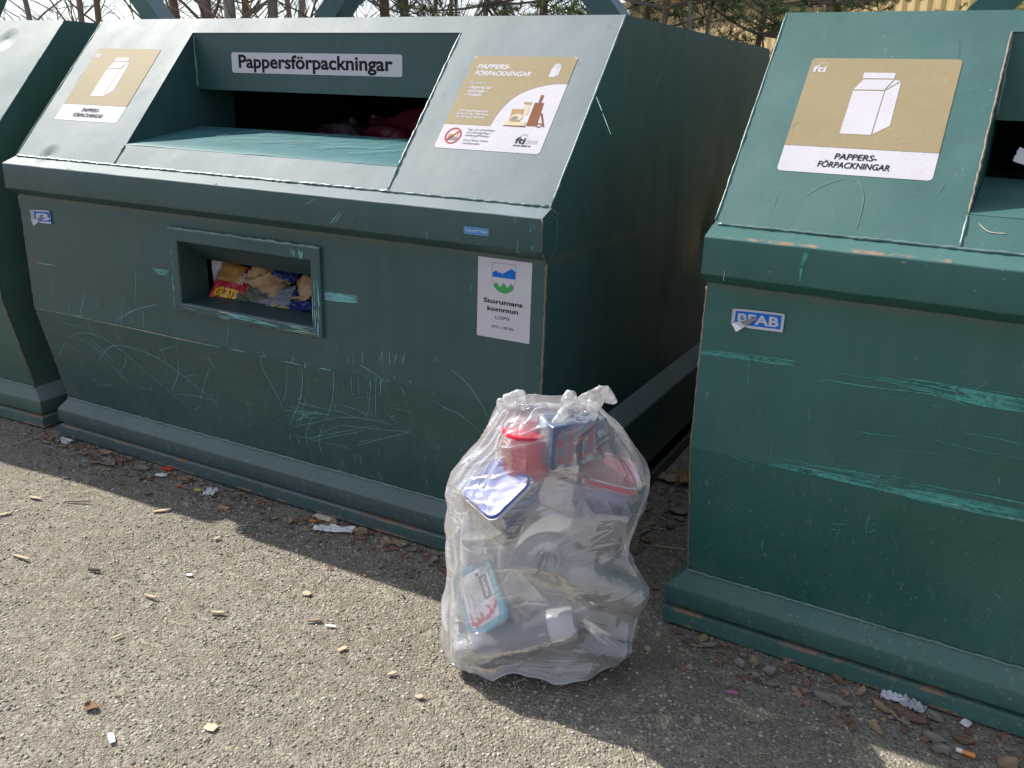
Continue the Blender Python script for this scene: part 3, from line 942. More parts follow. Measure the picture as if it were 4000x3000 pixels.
    weld([(0, YCT - .004, ZCT), (W, YCT - .004, ZCT)], .0040, 4)
    weld([(OPX0 + .002, y1 + .002, z1 - .01), (OPX0 + .002, .43, 1.47)], .004, 5)
    weld([(OPX1 + .001, y1, z1), on_slope(OPX1 + .001, OPT0, .001)], .0032, 6, .016, jit=.25)
    weld([(fx0, -.008, fz1), (fx1, -.008, fz1)], .0055, 7)
    weld([(0, .001, ZPT - .01), (0, .001, ZFOLD), (0, YCT, ZCT)], .0026, 8, rust=True)
    weld([(W, .001, ZPT - .01), (W, .001, ZFOLD), (W, YCT, ZCT)], .0036, 9, rust=True)
    weld([(fx0, -.010, fz0 + .002), (fx1, -.010, fz0 + .002)], .0030, 10, rust=True)
    weld([(W + .003, YLIP + .003, ZLT - .006), (W + .003, YLIP + .003, ZLB + .004), (W, -.002, ZPT)], .0028, 11, rust=True)
    if key == 'R': weld([on_slope(OPX0, OPT0, .0005), on_slope(OPX0, OPT1, .0005)], .003, 12, rust=True)
    # ---- paint scratches
    mb = MB()
    i = 0
    for row in STROKES:
        if 'AR'[row[0]] != key: continue
        pts = row[4:]
        ribbon(mb, SURFS[row[1]], list(zip(pts[0::2], pts[1::2])), row[2] * (.00048 if key == 'A' else .00042), seed + i, row[3]); i += 1
    rd = random.Random(seed + 77)
    if key in 'AR':
        for q in range(330):
            x = rd.uniform(.05, W - .05); s = rd.uniform(ZCT + .02, ZPT - .06)
            if q > 110: x = rd.gauss(1.15, .5) if key == 'A' else rd.uniform(.1, W); s = rd.gauss(.40, .10); x = min(max(x, .05), W - .05); s = min(max(s, ZCT + .02), .6)
            if .8 < x < 1.53 and s > .68: continue
            a = rd.choice([0, 1.57, 2.4, .7, 1.4]) + rd.uniform(-.4, .4); l = rd.uniform(.004, .035) * (2.2 if q > 250 else 1)
            ribbon(mb, on_panel, [(x, s), (x + l * .5 * math.cos(a) + rd.uniform(-.06, .06) * l, s + l * .5 * math.sin(a)), (x + l * math.cos(a), s + l * math.sin(a))], rd.uniform(.0004, .0011), seed + i, rd.choice([0, 6, 6, 4])); i += 1
        for _ in range(60):
            x = rd.uniform(.03, W - .03); s = rd.uniform(.02, SLOPE_L - .02)
            if OPX0 - .02 < x < OPX1 + .02 and s > .05: continue
            a = rd.uniform(0, 3.1); l = rd.uniform(.003, .03)
            ribbon(mb, on_slope, [(x, s), (x + l * math.cos(a), s + l * math.sin(a))], rd.uniform(.0004, .001), seed + i, rd.choice([4, 6, 6])); i += 1
    if key == 'A':
        # teal scuffs on the hatch frame
        hf = lambda x, s, l: Vector((x, -F - l, s))
        for _ in range(70):
            side = rd.choice('lrrbbbt')
            if side == 'l': x = rd.uniform(.831, .845); s = rd.uniform(.75, .96); q = [(x, s), (x + rd.uniform(-.002, .002), s - rd.uniform(.01, .05))]
            elif side == 'r': x = rd.uniform(1.470, 1.50); s = rd.uniform(.74, .90); q = [(x, s), (x + rd.uniform(-.002, .002), s - rd.uniform(.02, .07))]
            elif side == 'b': x = rd.uniform(.86, 1.42); s = rd.uniform(.711, .733); q = [(x, s), (x + rd.uniform(.03, .10), s - rd.uniform(-.002, .004))]
            else: x = rd.uniform(1.38, 1.44); s = rd.uniform(.975, .995); q = [(x, s), (x - .001, s - .02)]
            q = [(min(max(a, fx0 + .004), fx1 - .004), min(max(b, fz0 + .004), fz1 - .004)) for a, b in q]
            ribbon(mb, hf, q, rd.uniform(.0012, .004), seed + i, rd.choice([0, 0, 1, 0, 2 if side == 'b' else 0])); i += 1
        # scrapes worn into the tray
        for _ in range(60):
            x = rd.uniform(.75, 1.65); y = rd.uniform(.12, .40); l = rd.uniform(.03, .22)
            tr = lambda x, y, l_: Vector((x, y, 1.2712 + (y - .0711) * .150 + .004 + l_))
            x2, y2 = min(x + l, 1.73), min(y + l * rd.uniform(.2, .7), .425)
            ribbon(mb, tr, [(x, y), ((x + x2) / 2, (y + y2) / 2 + rd.uniform(-.01, .01)), (x2, y2)], rd.uniform(.0005, .0028), seed + i, rd.choice([1, 0, 5, 6, 2, 1])); i += 1
    if mb.v: mb.build('scratch_marking', SCR, root)
    # ---- lifting frame on the roof
    fr = empty('lifting_frame'); fr.parent = root
    yc = 1.42
    ap = Vector((W / 2, yc, 2.60))
    mb = MB()
    for sg in (-1, 1):
        ft = Vector((W / 2 + sg * .795, yc, ZTOP - .01))
        d = (ap - ft).normalized(); nrm = d.cross(Vector((0, 1, 0))).normalized()
        h, q = .047, .06
        mb = MB()
        mb.loft([[c + nrm * h * a + Vector((0, q * b, 0)) for a, b in ((-1, -1), (1, -1), (1, 1), (-1, 1))] for c in (ft, ap)])
        mb.build('lifting_arm', mat, fr)
        mb = MB(); mb.box((ft.x, yc, ZTOP + .006), (.12, .10, .006)); mb.build('foot_plate', mat, fr)
    mb = MB(); mb.tube([(W / 2, yc - .1, 2.60), (W / 2, yc + .1, 2.60)], .055, 16); mb.build('lifting_pin', mat, fr, smooth=True, angle=40)
    return root

CF = dict(front=[(.35, .709), (.556, .711), (.551, .335), (.344, .335)], side=[(.562, .711), (.648, .797), (.655, .418), (.559, .341)], roof=[(.396, .811), (.597, .813), (.553, .722), (.35, .719)], tri=[(.604, .809), (.643, .805), (.565, .724)], cap=[(.388, .872), (.598, .872), (.598, .822), (.388, .820)])
def carton(d, mat, lift, fn=lambda a, b: (a, b)):
    for k in ('front', 'side', 'roof', 'tri', 'cap'): d.poly([fn(*p) for p in CF[k]], mat, lift)
def fti(d, x, y, wd, h, mat, lift, dots):
    d.text('fti', x, x + wd, y, h, mat, lift, 0.05, .028)
    for i, c in enumerate(dots):
        a = R(165 - i * 33)
        d.disc(x + wd * .70 + wd * .34 * math.cos(a), y + h * .98 + h * .48 * math.sin(a), wd * .055, h * .085, c, lift, 10)

def symbol_sticker(parent, x0, y0, sx, sy):
    d = Decal(rect_fn(on_slope, x0, y0, sx, sy))
    d.rrect(0, 0, 1, 1, .03, 'white', .0007)
    d.rrect(0, .218, 1, 1, .03, 'tan', .0011)
    d.poly([(0, .218), (1, .218), (1, .3), (0, .3)], 'tan', .0013)
    carton(d, 'white', .0017)
    fti(d, .028, .872, .095, .058, 'white', .0017, ['white'] * 5)
    d.text('PAPPERS-', .358, .632, .122, .05, 'black', .0015, .12, .018)
    d.text('FÖRPACKNINGAR', .262, .728, .052, .05, 'black', .0015, .12, .018)
    return d.mb.build('symbol_sticker', PM, parent)

def info_sticker(parent, x0, y0, sx, sy):
    d = Decal(rect_fn(on_slope, x0, y0, sx, sy))
    d.rrect(0, 0, 1, 1, .028, 'white', .0007)
    arc = [(.449, .251), (.472, .381), (.539, .53), (.646, .627), (.792, .69), (.917, .713), (1, .712)]
    arc = catmull(arc, 4)
    top = [(1, .97), (.97, 1), (.03, 1), (0, .97)]
    b = [(0, .251)]
    # tan field: fan of quads so that it stays convex
    for (ax, ay), (bx, by) in zip(arc, arc[1:]):
        d.poly([(ax, ay), (bx, by), (bx, 1 if bx < .97 else .985), (ax, 1 if ax < .97 else .985)], 'tan', .0011)
    d.poly([(0, .251), (.449, .251), (.449, 1), (.03, 1), (0, .97)], 'tan', .0011)
    d.text('PAPPERS-', .076, .404, .857, .05, 'white', .0015, .16, .035)
    d.text('FÖRPACKNINGAR', .079, .628, .783, .05, 'white', .0015, .16, .035)
    d.text('Exempelvis:', .072, .244, .686, .032, 'white', .0015, .16)
    for i, (t, x1, y) in enumerate((('Papperspåsar', .312, .637), ('Kartonger', .262, .597), ('Wellpapp', .239, .558))):
        d.text(t, .094, x1, y, .032, 'white', .0015, .12, .03); d.disc(.079, y + .011, .0055, .0055, 'white', .0015, 8)
    for t, x1, y in (('Töm förpackningen innan', .376, .388), ('du lämnar den i behållaren.', .388, .356), ('Tack för att du återvinner!', .366, .323)):
        d.text(t, .079, x1, y, .024, 'white', .0015, .12, .03)
    carton(d, 'white', .0015, lambda a, b: (.80 + (a - .344) * .27, .783 + (b - .335) * .262))
    # the drawn pile of cardboard
    d.poly([(.774, .51), (.857, .511), (.875, .272), (.78, .27)], 'brown', .0015)
    d.poly([(.802, .591), (.83, .589), (.827, .512), (.807, .513)], 'brown', .0017)
    d.poly([(.861, .408), (.884, .402), (.947, .269), (.932, .268)], 'brown', .0017)
    d.poly([(.565, .303), (.766, .306), (.767, .269), (.586, .266)], 'beige', .0019)
    d.poly([(.693, .483), (.738, .489), (.752, .38), (.70, .393)], 'beige', .0013)
    d.poly([(.674, .513), (.746, .512), (.748, .489), (.677, .494)], 'kraft', .0015)
    d.poly([(.589, .437), (.703, .438), (.706, .31), (.606, .306)], 'kraft', .0013)
    d.disc(.665, .355, .056, .033, 'beige', .0015)
    d.disc(.65, .342, .03, .02, 'grey', .0017)
    d.poly([(.575, .268), (.775, .268), (.78, .258), (.565, .26)], 'brown', .0017)
    d.ring(.893, .283, .028, .022, .009, 'brown', .0019, 18)
    # crossed-out newspapers
    d.poly([(.085, .115), (.19, .12), (.185, .085), (.088, .082)], 'grey', .0011)
    d.poly([(.09, .145), (.15, .15), (.15, .12), (.09, .118)], 'kraft', .0013)
    d.poly([(.145, .185), (.172, .185), (.18, .12), (.15, .12)], 'beige', .0015)
    d.ring(.136, .132, .077, .083, .011, 'red', .0019)
    d.line([(.084, .075), (.189, .189)], .011, 'red', .0021)
    for t, x1, y in (('Dags- och veckotidningar', .516, .197), ('och reklamblad läggs i', .486, .166), ('behållaren för tidningar.', .485, .135), ('Kuvert lämnas hemma', .49, .086), ('i hushållsavfallet', .425, .053)):
        d.text(t, .252, x1, y, .022, 'grey', .0011, .12, .01)
    fti(d, .739, .094, .092, .062, 'black', .0013, ['brown', 'tan', 'blue', 'skyblue', 'green'])
    d.text('www.ftiab.se', .735, .896, .062, .026, 'black', .0011, .12, .012)
    for t, y in (('FÖRPACKNINGS', .121), ('& TIDNINGS', .107), ('INSAMLINGEN', .093)): d.text(t, .838, .945, y, .010, 'grey', .0011)
    return d.mb.build('information_sticker', PM, parent)

def council_notice(parent):
    d = Decal(rect_fn(on_panel, 2.083, .8055, .175, .2355))
    d.poly([(0, 0), (1, 0), (1, 1), (0, 1)], 'white', .0008)
    sh = [(.275, .948), (.707, .948), (.706, .776), (.695, .70), (.613, .619), (.511, .581), (.397, .608), (.307, .662), (.275, .736)]
    d.line(sh + sh[:1], .006, 'grey', .0012)
    mt = [(.28, .824), (.341, .852), (.395, .826), (.419, .839), (.455, .819), (.629, .896), (.701, .865)]
    for (ax, ay), (bx, by) in zip(mt, mt[1:]): d.poly([(ax, ay), (bx, by), (bx, .772), (ax, .772)], 'blue', .0014)
    gr = [(.303, .673), (.328, .693), (.349, .711), (.379, .693), (.402, .671), (.424, .649), (.452, .676), (.473, .697), (.491, .712), (.516, .693), (.539, .67), (.561, .65), (.589, .679), (.609, .697), (.631, .714), (.652, .695), (.676, .673)]
    def lowc(x): return .581 + (x - .495) ** 2 * 2.05
    for (ax, ay), (bx, by) in zip(gr, gr[1:]): d.poly([(ax, ay), (bx, by), (bx, min(by, lowc(bx))), (ax, min(ay, lowc(ax)))], 'green', .0014)
    d.text('Storumans', .119, .854, .441, .058, 'black', .0012, 0, .03)
    d.text('kommun', .193, .776, .346, .058, 'black', .0012, 0, .03)
    d.text('LUSPIE', .345, .627, .248, .044, 'black', .0012)
    d.text('0951-140 86', .278, .696, .132, .036, 'black', .0012)
    return d.mb.build('council_notice', PM, parent)

def header_sign(parent):
    d = Decal(lambda s, t, l: Vector((.745 + s * .778, .432 - l, 1.528 + t * .072)))
    d.rrect(0, 0, 1, 1, .11, 'white', .0008, .011)
    d.text('Pappersförpackningar', .045, .950, .265, .65, 'black', .0013, 0, .026)
    return d.mb.build('header_sign', PM, parent)

def small_plate(parent):
    d = Decal(rect_fn(on_lip, 2.0615, 1.1105, .0795, .0192))
    d.rrect(0, 0, 1, 1, .12, 'white', .0008, .03)
    d.rrect(.012, .05, .988, .95, .1, 'skyblue', .0012, .025)
    d.text('TURVAKYTKIN', .05, .95, .27, .48, 'white', .0016, 0, .02)
    return d.mb.build('switch_label', PM, parent)

def peeling_label(parent, x0, z0, sx, sy, text, curl, torn):
    """blue maker's label whose corners have come loose"""
    mb = MB()
    NX, NY = 18, 8
    def pt(s, t, l):
        e = max(0, abs(t - .5) * 2 - .55) ** 2 * 1.6 + max(0, (.14 - s) / .14) ** 2 * .8 * curl + max(0, (s - .9) / .1) ** 2 * .35
        y = -.0012 - e * .009 - l
        tt = t
        if torn and s < .35: tt = t + (.35 - s) * .5 * (1 if t < .5 else -.1)
        return Vector((x0 + s * sx, y, z0 + tt * sy + (s - .5) * .004))
    d = Decal(pt)
    for i in range(NX):
        for j in range(NY):
            a, b, c, e = i / NX, (i + 1) / NX, j / NY, (j + 1) / NY
            m = 'blue' if (.02 < a and b < .98 and c > .06 and e < .94) else 'white'
            d.poly([(a, c), (b, c), (b, e), (a, e)], m, 0)
    d.text(text, .10, .90, .24, .52, 'white', .0006, 0, .03)
    if torn:
        d.poly([(.16, .18), (.42, .62), (.50, .58), (.30, .12)], 'grey', .003)
        d.poly([(.02, .02), (.16, .25), (.28, .05), (.14, -.30)], 'white', .004)
    return d.mb.build('maker_label', PM, parent)

binA = container('recycling_container', 'grey green steel container whose hopper sign reads Pappersförpackningar in full', (0, 0, 0), 0, M['paint'], 100, 'A', ledge=True)
symbol_sticker(binA, .087, .186, .357, .361)
info_sticker(binA, 1.849, .175, .355, .360)
council_notice(binA); header_sign(binA); small_plate(binA)
peeling_label(binA, .083, .952, .10, .05, 'B', 2.2, True)
binR = container('recycling_container', 'brighter green steel container at the right with broad turquoise scrapes across its front', (2.7599, -.0125, 0), -.0351, M['paint_green'], 200, 'R')
symbol_sticker(binR, .108, .178, .357, .364)
peeling_label(binR, .075, .952, .128, .047, 'BFAB', 1.2, True)
ya = .0433
binL = container('recycling_container', 'pale worn container cut off by the left edge of the photo', (-.2327 - W * math.cos(ya), .0078 - W * math.sin(ya), 0), ya, M['paint_pale'], 300, 'L')

# ================================================================ the bag of plastic containers
BC = Vector((2.436, -.267, 0)); BU = Vector((.887, .462, 0)).normalized(); BWV = Vector((-.462, .887, 0)).normalized()
def bw(u, o, z): return BC + BU * u + BWV * o + Vector((0, 0, z))
def V3(*a): return Vector(a)
def frame3(ex, ey):
    ex = Vector(ex).normalized(); ey = Vector(ey); ey = (ey - ex * ey.dot(ex)).normalized()
    return ex, ey, ex.cross(ey)

def plastic(name, col, trans=.25, rough=.25, sss=.5, clear=False):
    """thin moulded plastic: diffuse and translucent body, some see-through, glossy skin"""
    k = NT(name)
    nz = k.noise(k.coord(), 18, 3)
    c = k.mix(nz, tuple(x * .9 for x in col), tuple(min(1, x * 1.08) for x in col))
    df = k.n('ShaderNodeBsdfDiffuse'); k.l(c, df.inputs['Color'])
    tl = k.n('ShaderNodeBsdfTranslucent'); k.l(c, tl.inputs['Color'])
    m1 = k.n('ShaderNodeMixShader'); m1.inputs[0].default_value = sss; k.l(df.outputs[0], m1.inputs[1]); k.l(tl.outputs[0], m1.inputs[2])
    tr = k.n('ShaderNodeBsdfTransparent'); tr.inputs['Color'].default_value = tuple(min(1, x * .35 + .65) for x in col) + (1,)
    lw = k.n('ShaderNodeLayerWeight'); lw.inputs['Blend'].default_value = .35
    f = k.math('SUBTRACT', trans, k.math('MULTIPLY', lw.outputs['Facing'], trans * .75), True)
    m2 = k.n('ShaderNodeMixShader'); k.l(f, m2.inputs[0]); k.l(m1.outputs[0], m2.inputs[1]); k.l(tr.outputs[0], m2.inputs[2])
    gl = k.n('ShaderNodeBsdfGlossy'); gl.inputs['Roughness'].default_value = rough
    fr = k.n('ShaderNodeFresnel'); fr.inputs['IOR'].default_value = 1.48
    m3 = k.n('ShaderNodeMixShader'); k.l(fr.outputs[0], m3.inputs[0]); k.l(m2.outputs[0], m3.inputs[1]); k.l(gl.outputs[0], m3.inputs[2])
    return k.done(m3)

PL = dict(
    blue=plastic('blue_plastic', (.13, .21, .66), .03, .22, .35), navy=plastic('dark_blue_plastic', (.02, .035, .16), .05, .2, .3),
    iceblue=plastic('ice_blue_plastic', (.45, .62, .74), .25, .2, .5), white=plastic('white_plastic', (.78, .77, .78), .05, .25, .4),
    clear=plastic('clear_plastic', (.80, .81, .85), .50, .12, .6), frost=plastic('frosted_plastic', (.80, .79, .83), .25, .3, .6),
    red=plastic('red_plastic', (.72, .015, .06), .0, .3, .3), grey=plastic('grey_blue_plastic', (.14, .19, .30), .12, .18, .3),
    pink=plastic('pink_plastic', (.78, .25, .30), .05, .25, .5), lilac=plastic('lilac_plastic', (.55, .42, .72), .08, .25, .5),
    turq=plastic('turquoise_plastic', (.20, .50, .64), .04, .25, .35), smoke=plastic('smoke_grey_plastic', (.25, .255, .29), .25, .15, .4),
    amber=plastic('amber_tint_plastic', (.62, .59, .54), .36, .12, .5), dark=plastic('slate_plastic', (.10, .12, .17), .15, .2, .3))

def rr_loop(c, ex, ey, hx, hy, r, n=5):
    r = min(r, hx * .98, hy * .98)
    out = []
    for sx, sy, a0 in ((1, 1, 0), (-1, 1, 90), (-1, -1, 180), (1, -1, 270)):
        for i in range(n):
            a = R(a0 + 90 * i / (n - 1))
            out.append(c + ex * (sx * (hx - r) + r * math.cos(a)) + ey * (sy * (hy - r) + r * math.sin(a)))
    return out
def rr_prism(mb, c, F, prof, mi=0, cap0=True, cap1=True):
    """prof: (offset along ez, hx, hy, r)"""
    ex, ey, ez = F
    mb.loft([rr_loop(c + ez * z, ex, ey, hx, hy, r) for z, hx, hy, r in prof], mi, cap0, cap1)
def lathe(mb, a, b, prof, n=28, mi=0, cap0=False, cap1=False):
    """prof: (t along a->b, radius)"""
    a, b = Vector(a), Vector(b)
    d = (b - a); ez = d.normalized(); ex = ez.orthogonal().normalized(); ey = ez.cross(ex)
    mb.loft([[a + d * t + (ex * math.cos(2 * math.pi * i / n) + ey * math.sin(2 * math.pi * i / n)) * r for i in range(n)] for t, r in prof], mi, cap0, cap1)
def bdir(v): return BU * v[0] + BWV * v[1] + Vector((0, 0, v[2]))

class Item:
    def __init__(s, name, base, label, cat):
        s.base = Vector(base)
        s.root = tag(empty(name, s.base), label, cat, 'empty plastic packaging inside the clear bag')
    def part(s, name, mb, mat, parent=None, **k):
        localize(mb, s.base)
        return mb.build(name, mat, parent or s.root, **k)
def tubprof(h, hx, hy, r, taper=.88, wall=.003):
    return [(0, hx, hy, r), (h * .5, hx * (1 + taper) / 2, hy * (1 + taper) / 2, r), (h * .94, hx * taper, hy * taper, r * .9), (h, hx * taper * .92, hy * taper * .92, r * .8), (h - wall, hx * taper * .90, hy * taper * .90, r * .8), (wall, hx - wall, hy - wall, r - wall * .5)]
COLL = []   # rounded boxes and capsules the film is stretched over: ('box', c, axes, half) / ('cap', a, b, r)

# 1 blue-lidded square container and the second one behind it
ea = bdir((.687, .424, .59)).normalized(); eb = bdir((-.60, .79, .13)).normalized()
F1 = frame3(ea, eb); 
if F1[2].dot(BWV) < 0: F1 = (F1[1], F1[0], F1[1].cross(F1[0]))
c1 = bw(-.112, -.098, .546)
it = Item('food_container', c1 + F1[2] * .05, 'square food container with a light blue lid and white rim, upper left in the bag', 'food container')
mb = MB(); rr_prism(mb, c1, F1, [(.002, .048, .048, .014), (.0015, .053, .053, .016), (-.004, .056, .056, .018), (-.005, .069, .069, .026), (-.003, .0715, .0715, .028), (.006, .0725, .0725, .028)], cap0=True)
lid = it.part('lid', mb, PL['blue'], smooth=True, angle=40)
mb = MB(); rr_prism(mb, c1, F1, [(.002, .0735, .0735, .026), (.001, .076, .076, .025), (.005, .078, .078, .026), (.010, .077, .077, .026), (.011, .060, .060, .024)], cap0=False, cap1=False)
it.part('rim', mb, PL['white'], smooth=True, angle=60)
mb = MB(); rr_prism(mb, c1, F1, [(.0105, .071, .071, .026), (.046, .068, .068, .024), (.048, .062, .062, .02)], cap0=False)
it.part('tub', mb, PL['iceblue'], smooth=True, angle=50)
c2 = c1 + F1[2] * .052 + F1[0] * .004
it = Item('food_container', c2 + F1[2] * .03, 'clear container with a dark blue lid stacked behind the light blue one', 'food container')
mb = MB(); rr_prism(mb, c2, F1, [(0, .064, .064, .022), (.003, .069, .069, .024), (.018, .070, .070, .024), (.019, .05, .05, .02)])
it.part('lid', mb, [PL['navy']], smooth=True, angle=40)
mb = MB(); rr_prism(mb, c2, F1, [(-.0005, .067, .067, .022), (.004, .0705, .0705, .024), (.010, .071, .071, .024)], cap0=False, cap1=False)
it.part('rim', mb, PL['blue'], smooth=True)
mb = MB(); rr_prism(mb, c2, F1, [(.020, .068, .068, .023), (.05, .064, .064, .02), (.053, .05, .05, .018)], cap0=False)
it.part('tub', mb, PL['clear'], smooth=True, angle=50)
COLL.append(('box', c1 + F1[2] * .045, F1, (.068, .068, .045)))

# 2 red tub
c = bw(-.036, -.038, .562)
it = Item('plastic_tub', c, 'round red plastic tub beside the grey box at the top of the bag', 'tub')
mb = MB(); lathe(mb, c, c + V3(0, 0, .135), [(0, .001), (0, .058), (.04, .061), (.80, .067), (.86, .067), (.89, .064), (.90, .058), (.90, .001)], 40)
it.part('tub', mb, PL['red'], smooth=True, angle=40)
COLL.append(('cap', c + V3(0, 0, .06), c + V3(0, 0, .075), .067))

# 3 grey box punched with round holes
ex = bdir((.88, .475, 0)).normalized(); ed = bdir((-.475, .88, 0)).normalized()
e0 = bw(.0235, -.128, .724)
H, WX, DX = .116, .158, .085
base = e0 + ex * WX / 2 + ed * DX / 2 - V3(0, 0, H)
it = Item('grey_box', base, 'translucent grey blue box with red dots and stripes at the top of the bag', 'box')
mb = MB()
Fb = (ex, ed, V3(0, 0, 1))
rr_prism(mb, base, Fb, [(0, WX / 2 - .003, DX / 2 - .003, .004), (.003, WX / 2, DX / 2, .005), (H - .003, WX / 2, DX / 2, .005), (H, WX / 2 - .003, DX / 2 - .003, .004)])
bx = it.part('box', mb, PL['grey'], smooth=True, angle=30)
mb = MB()
dd = lambda a, z, n=18, r=.0115: [e0 + ex * (a + r * math.cos(2 * math.pi * i / n)) - ed * .0009 + V3(0, 0, z + r * math.sin(2 * math.pi * i / n)) for i in range(n)]
for a, z in ((.022, -.045), (.026, -.092), (.083, -.041), (.089, -.087), (.139, -.077)): mb.poly(dd(a, z))
for a in (.044, .104): mb.poly([e0 + ex * x - ed * .0007 + V3(0, 0, z) for x, z in ((a, -.012), (a + .014, -.012), (a + .016, -.112), (a + .002, -.112))])
it.part('red_dot', mb, plain('box_print_red', (.27, .035, .05), .35))
mb = MB()
for a, z in ((.027, -.110), (.066, -.104), (.139, -.036), (.108, -.098)): mb.poly(dd(a, z, 14, .010))
for a in (.0595, .1195): mb.poly([e0 + ex * x - ed * .0011 + V3(0, 0, z) for x, z in ((a, -.02), (a + .0016, -.02), (a + .0036, -.112), (a + .002, -.112))])
it.part('pale_dot', mb, plain('box_print_pale', (.30, .36, .42), .35))
mb = MB(); lathe(mb, base + V3(0, 0, .012), base + V3(0, 0, .1), [(0, .03), (1, .035)], 16, cap0=True, cap1=True)
COLL.append(('box', base + V3(0, 0, H / 2), Fb, (WX / 2 - .002, DX / 2 - .002, H / 2 - .002)))

# 4 pink and lilac tub
c = bw(.178, -.028, .572)
F4 = frame3(bdir((1, .12, -.28)), bdir((.1, 1, .25)))
F4 = (F4[0], -F4[1], F4[0].cross(-F4[1]))
it = Item('plastic_tub', c - V3(0, 0, .06), 'lilac tub with a pink rim at the right of the bag', 'tub')
mb = MB(); rr_prism(mb, c, F4, tubprof(.115, .082, .066, .03, .80), cap0=False)
it.part('tub', mb, PL['lilac'], smooth=True, angle=50)
mb = MB(); rr_prism(mb, c, F4, [(.012, .0825, .0665, .03), (.011, .087, .071, .032), (-.002, .088, .072, .033), (-.005, .084, .068, .031), (-.002, .080, .064, .03)], cap0=False, cap1=False)
it.part('rim', mb, PL['pink'], smooth=True, angle=60)
mb = MB(); rr_prism(mb, c, F4, [(-.004, .0815, .0655, .03), (-.0045, .074, .058, .028), (-.002, .07, .054, .026)])
it.part('lid', mb, PL['pink'], smooth=True, angle=40)
COLL.append(('box', c + F4[2] * .05, F4, (.076, .06, .052)))

# 5 clear container, 6 frosted tub
c = bw(.058, -.02, .50)
F5 = frame3(bdir((1, -.2, -.35)), bdir((.3, .3, 1)))
it = Item('food_container', c, 'clear empty container wedged between the blue lid and the lilac tub', 'food container')
mb = MB(); rr_prism(mb, c, F5, tubprof(.07, .07, .05, .025, .85), cap0=False)
it.part('tub', mb, PL['clear'], smooth=True, angle=50)
mb = MB(); rr_prism(mb, c, F5, [(.004, .0705, .0505, .025), (.004, .0745, .0545, .027), (-.003, .075, .055, .028), (-.003, .069, .049, .025)], cap0=False, cap1=False)
it.part('rim', mb, PL['frost'], smooth=True, angle=60)
c = bw(.155, -.075, .452)
F6 = frame3(bdir((.93, .3, -.2)), bdir((-.25, .95, .2)))
it = Item('plastic_tub', c - V3(0, 0, .06), 'frosted white square tub under the lilac one', 'tub')
mb = MB(); rr_prism(mb, c - F6[2] * .055, F6, [(0, .046, .042, .008), (.004, .05, .046, .01), (.106, .058, .052, .012), (.11, .058, .052, .012), (.108, .055, .049, .01)], cap1=False)
it.part('tub', mb, PL['frost'], smooth=True, angle=40)
COLL.append(('box', c, F6, (.052, .047, .055)))

# 7 two clear bowls
nb = bdir((.22, -.72, .62)).normalized()
for rad, off, nm, lb in ((.158, 0, 'frost', 'large clear plastic bowl lying in the middle of the bag'), (.118, -.035, 'clear', 'smaller clear bowl nested below the large one')):
    c = bw(.052, -.045, .295) + nb * off + V3(0, 0, off * .6)
    it = Item('plastic_bowl', c - nb * .05, lb, 'bowl')
    mb = MB(); lathe(mb, c - nb * .055, c, [(0, .001), (0, rad * .55), (.1, rad * .68), (.5, rad * .86), (1, rad * .97)], 48)
    it.part('bowl', mb, PL['clear'], smooth=True)
    mb = MB(); lathe(mb, c - nb * .003, c + nb * .004, [(0, rad * .965), (0, rad), (.6, rad * 1.012), (1, rad), (1, rad * .965), (0, rad * .965)], 56)
    it.part('rim', mb, PL['amber' if rad > .14 else 'frost'], smooth=True, angle=60)
COLL.append(('box', bw(.055, -.03, .30), frame3(bdir((1, .3, 0)), bdir((0, .6, .8))), (.13, .12, .03)))

# 8 clear cup
a, b = bw(-.135, .012, .150), bw(-.135, .022, .322)
it = Item('plastic_cup', a, 'round clear tumbler standing behind the turquoise lid', 'cup')
mb = MB(); lathe(mb, a, b, [(0, .001), (0, .054), (.02, .056), (.9, .068), (.97, .0695), (1, .071), (1, .068), (.97, .066), (.03, .053)], 36)
it.part('cup', mb, PL['clear'], smooth=True, angle=50)
mb = MB(); lathe(mb, a + (b - a) * .97, b + V3(0, 0, .002), [(0, .0695), (.3, .0725), (1, .0725), (1, .069)], 36)
it.part('rim', mb, PL['frost'], smooth=True)
COLL.append(('cap', a + V3(0, 0, .06), b - V3(0, 0, .055), .058))

# 9 clear bottle with a ribbed neck
a, b = bw(.002, -.150, .368), bw(.272, -.070, .222)
it = Item('plastic_bottle', b, 'clear bottle with a ribbed open neck lying diagonally across the bag', 'bottle')
Lb = (b - a).length
mb = MB()
pr = [(.0, .024), (.0, .028), (.02, .0285), (.03, .025), (.05, .025), (.06, .0295), (.075, .0295), (.085, .025), (.11, .025), (.12, .0305), (.135, .0305), (.15, .026), (.2, .028), (.27, .038), (.35, .050), (.45, .054), (.9, .054), (.97, .050), (1, .042), (1, .001)]
lathe(mb, a, b, pr, 32)
it.part('bottle', mb, PL['amber'], smooth=True, angle=60)
mb = MB(); lathe(mb, a, b, [(.055, .0297), (.058, .0312), (.077, .0312), (.08, .0297)], 28); lathe(mb, a, b, [(.115, .0307), (.118, .0322), (.137, .0322), (.14, .0307)], 28); lathe(mb, a, b, [(-.008, .026), (-.008, .0285), (.012, .0295), (.016, .0287)], 28)
it.part('neck_ring', mb, PL['frost'], smooth=True, angle=60)
d = (b - a)
COLL.append(('cap', a + d * .42, b - d * .12, .052)); COLL.append(('cap', a + d * .06, a + d * .42, .029))

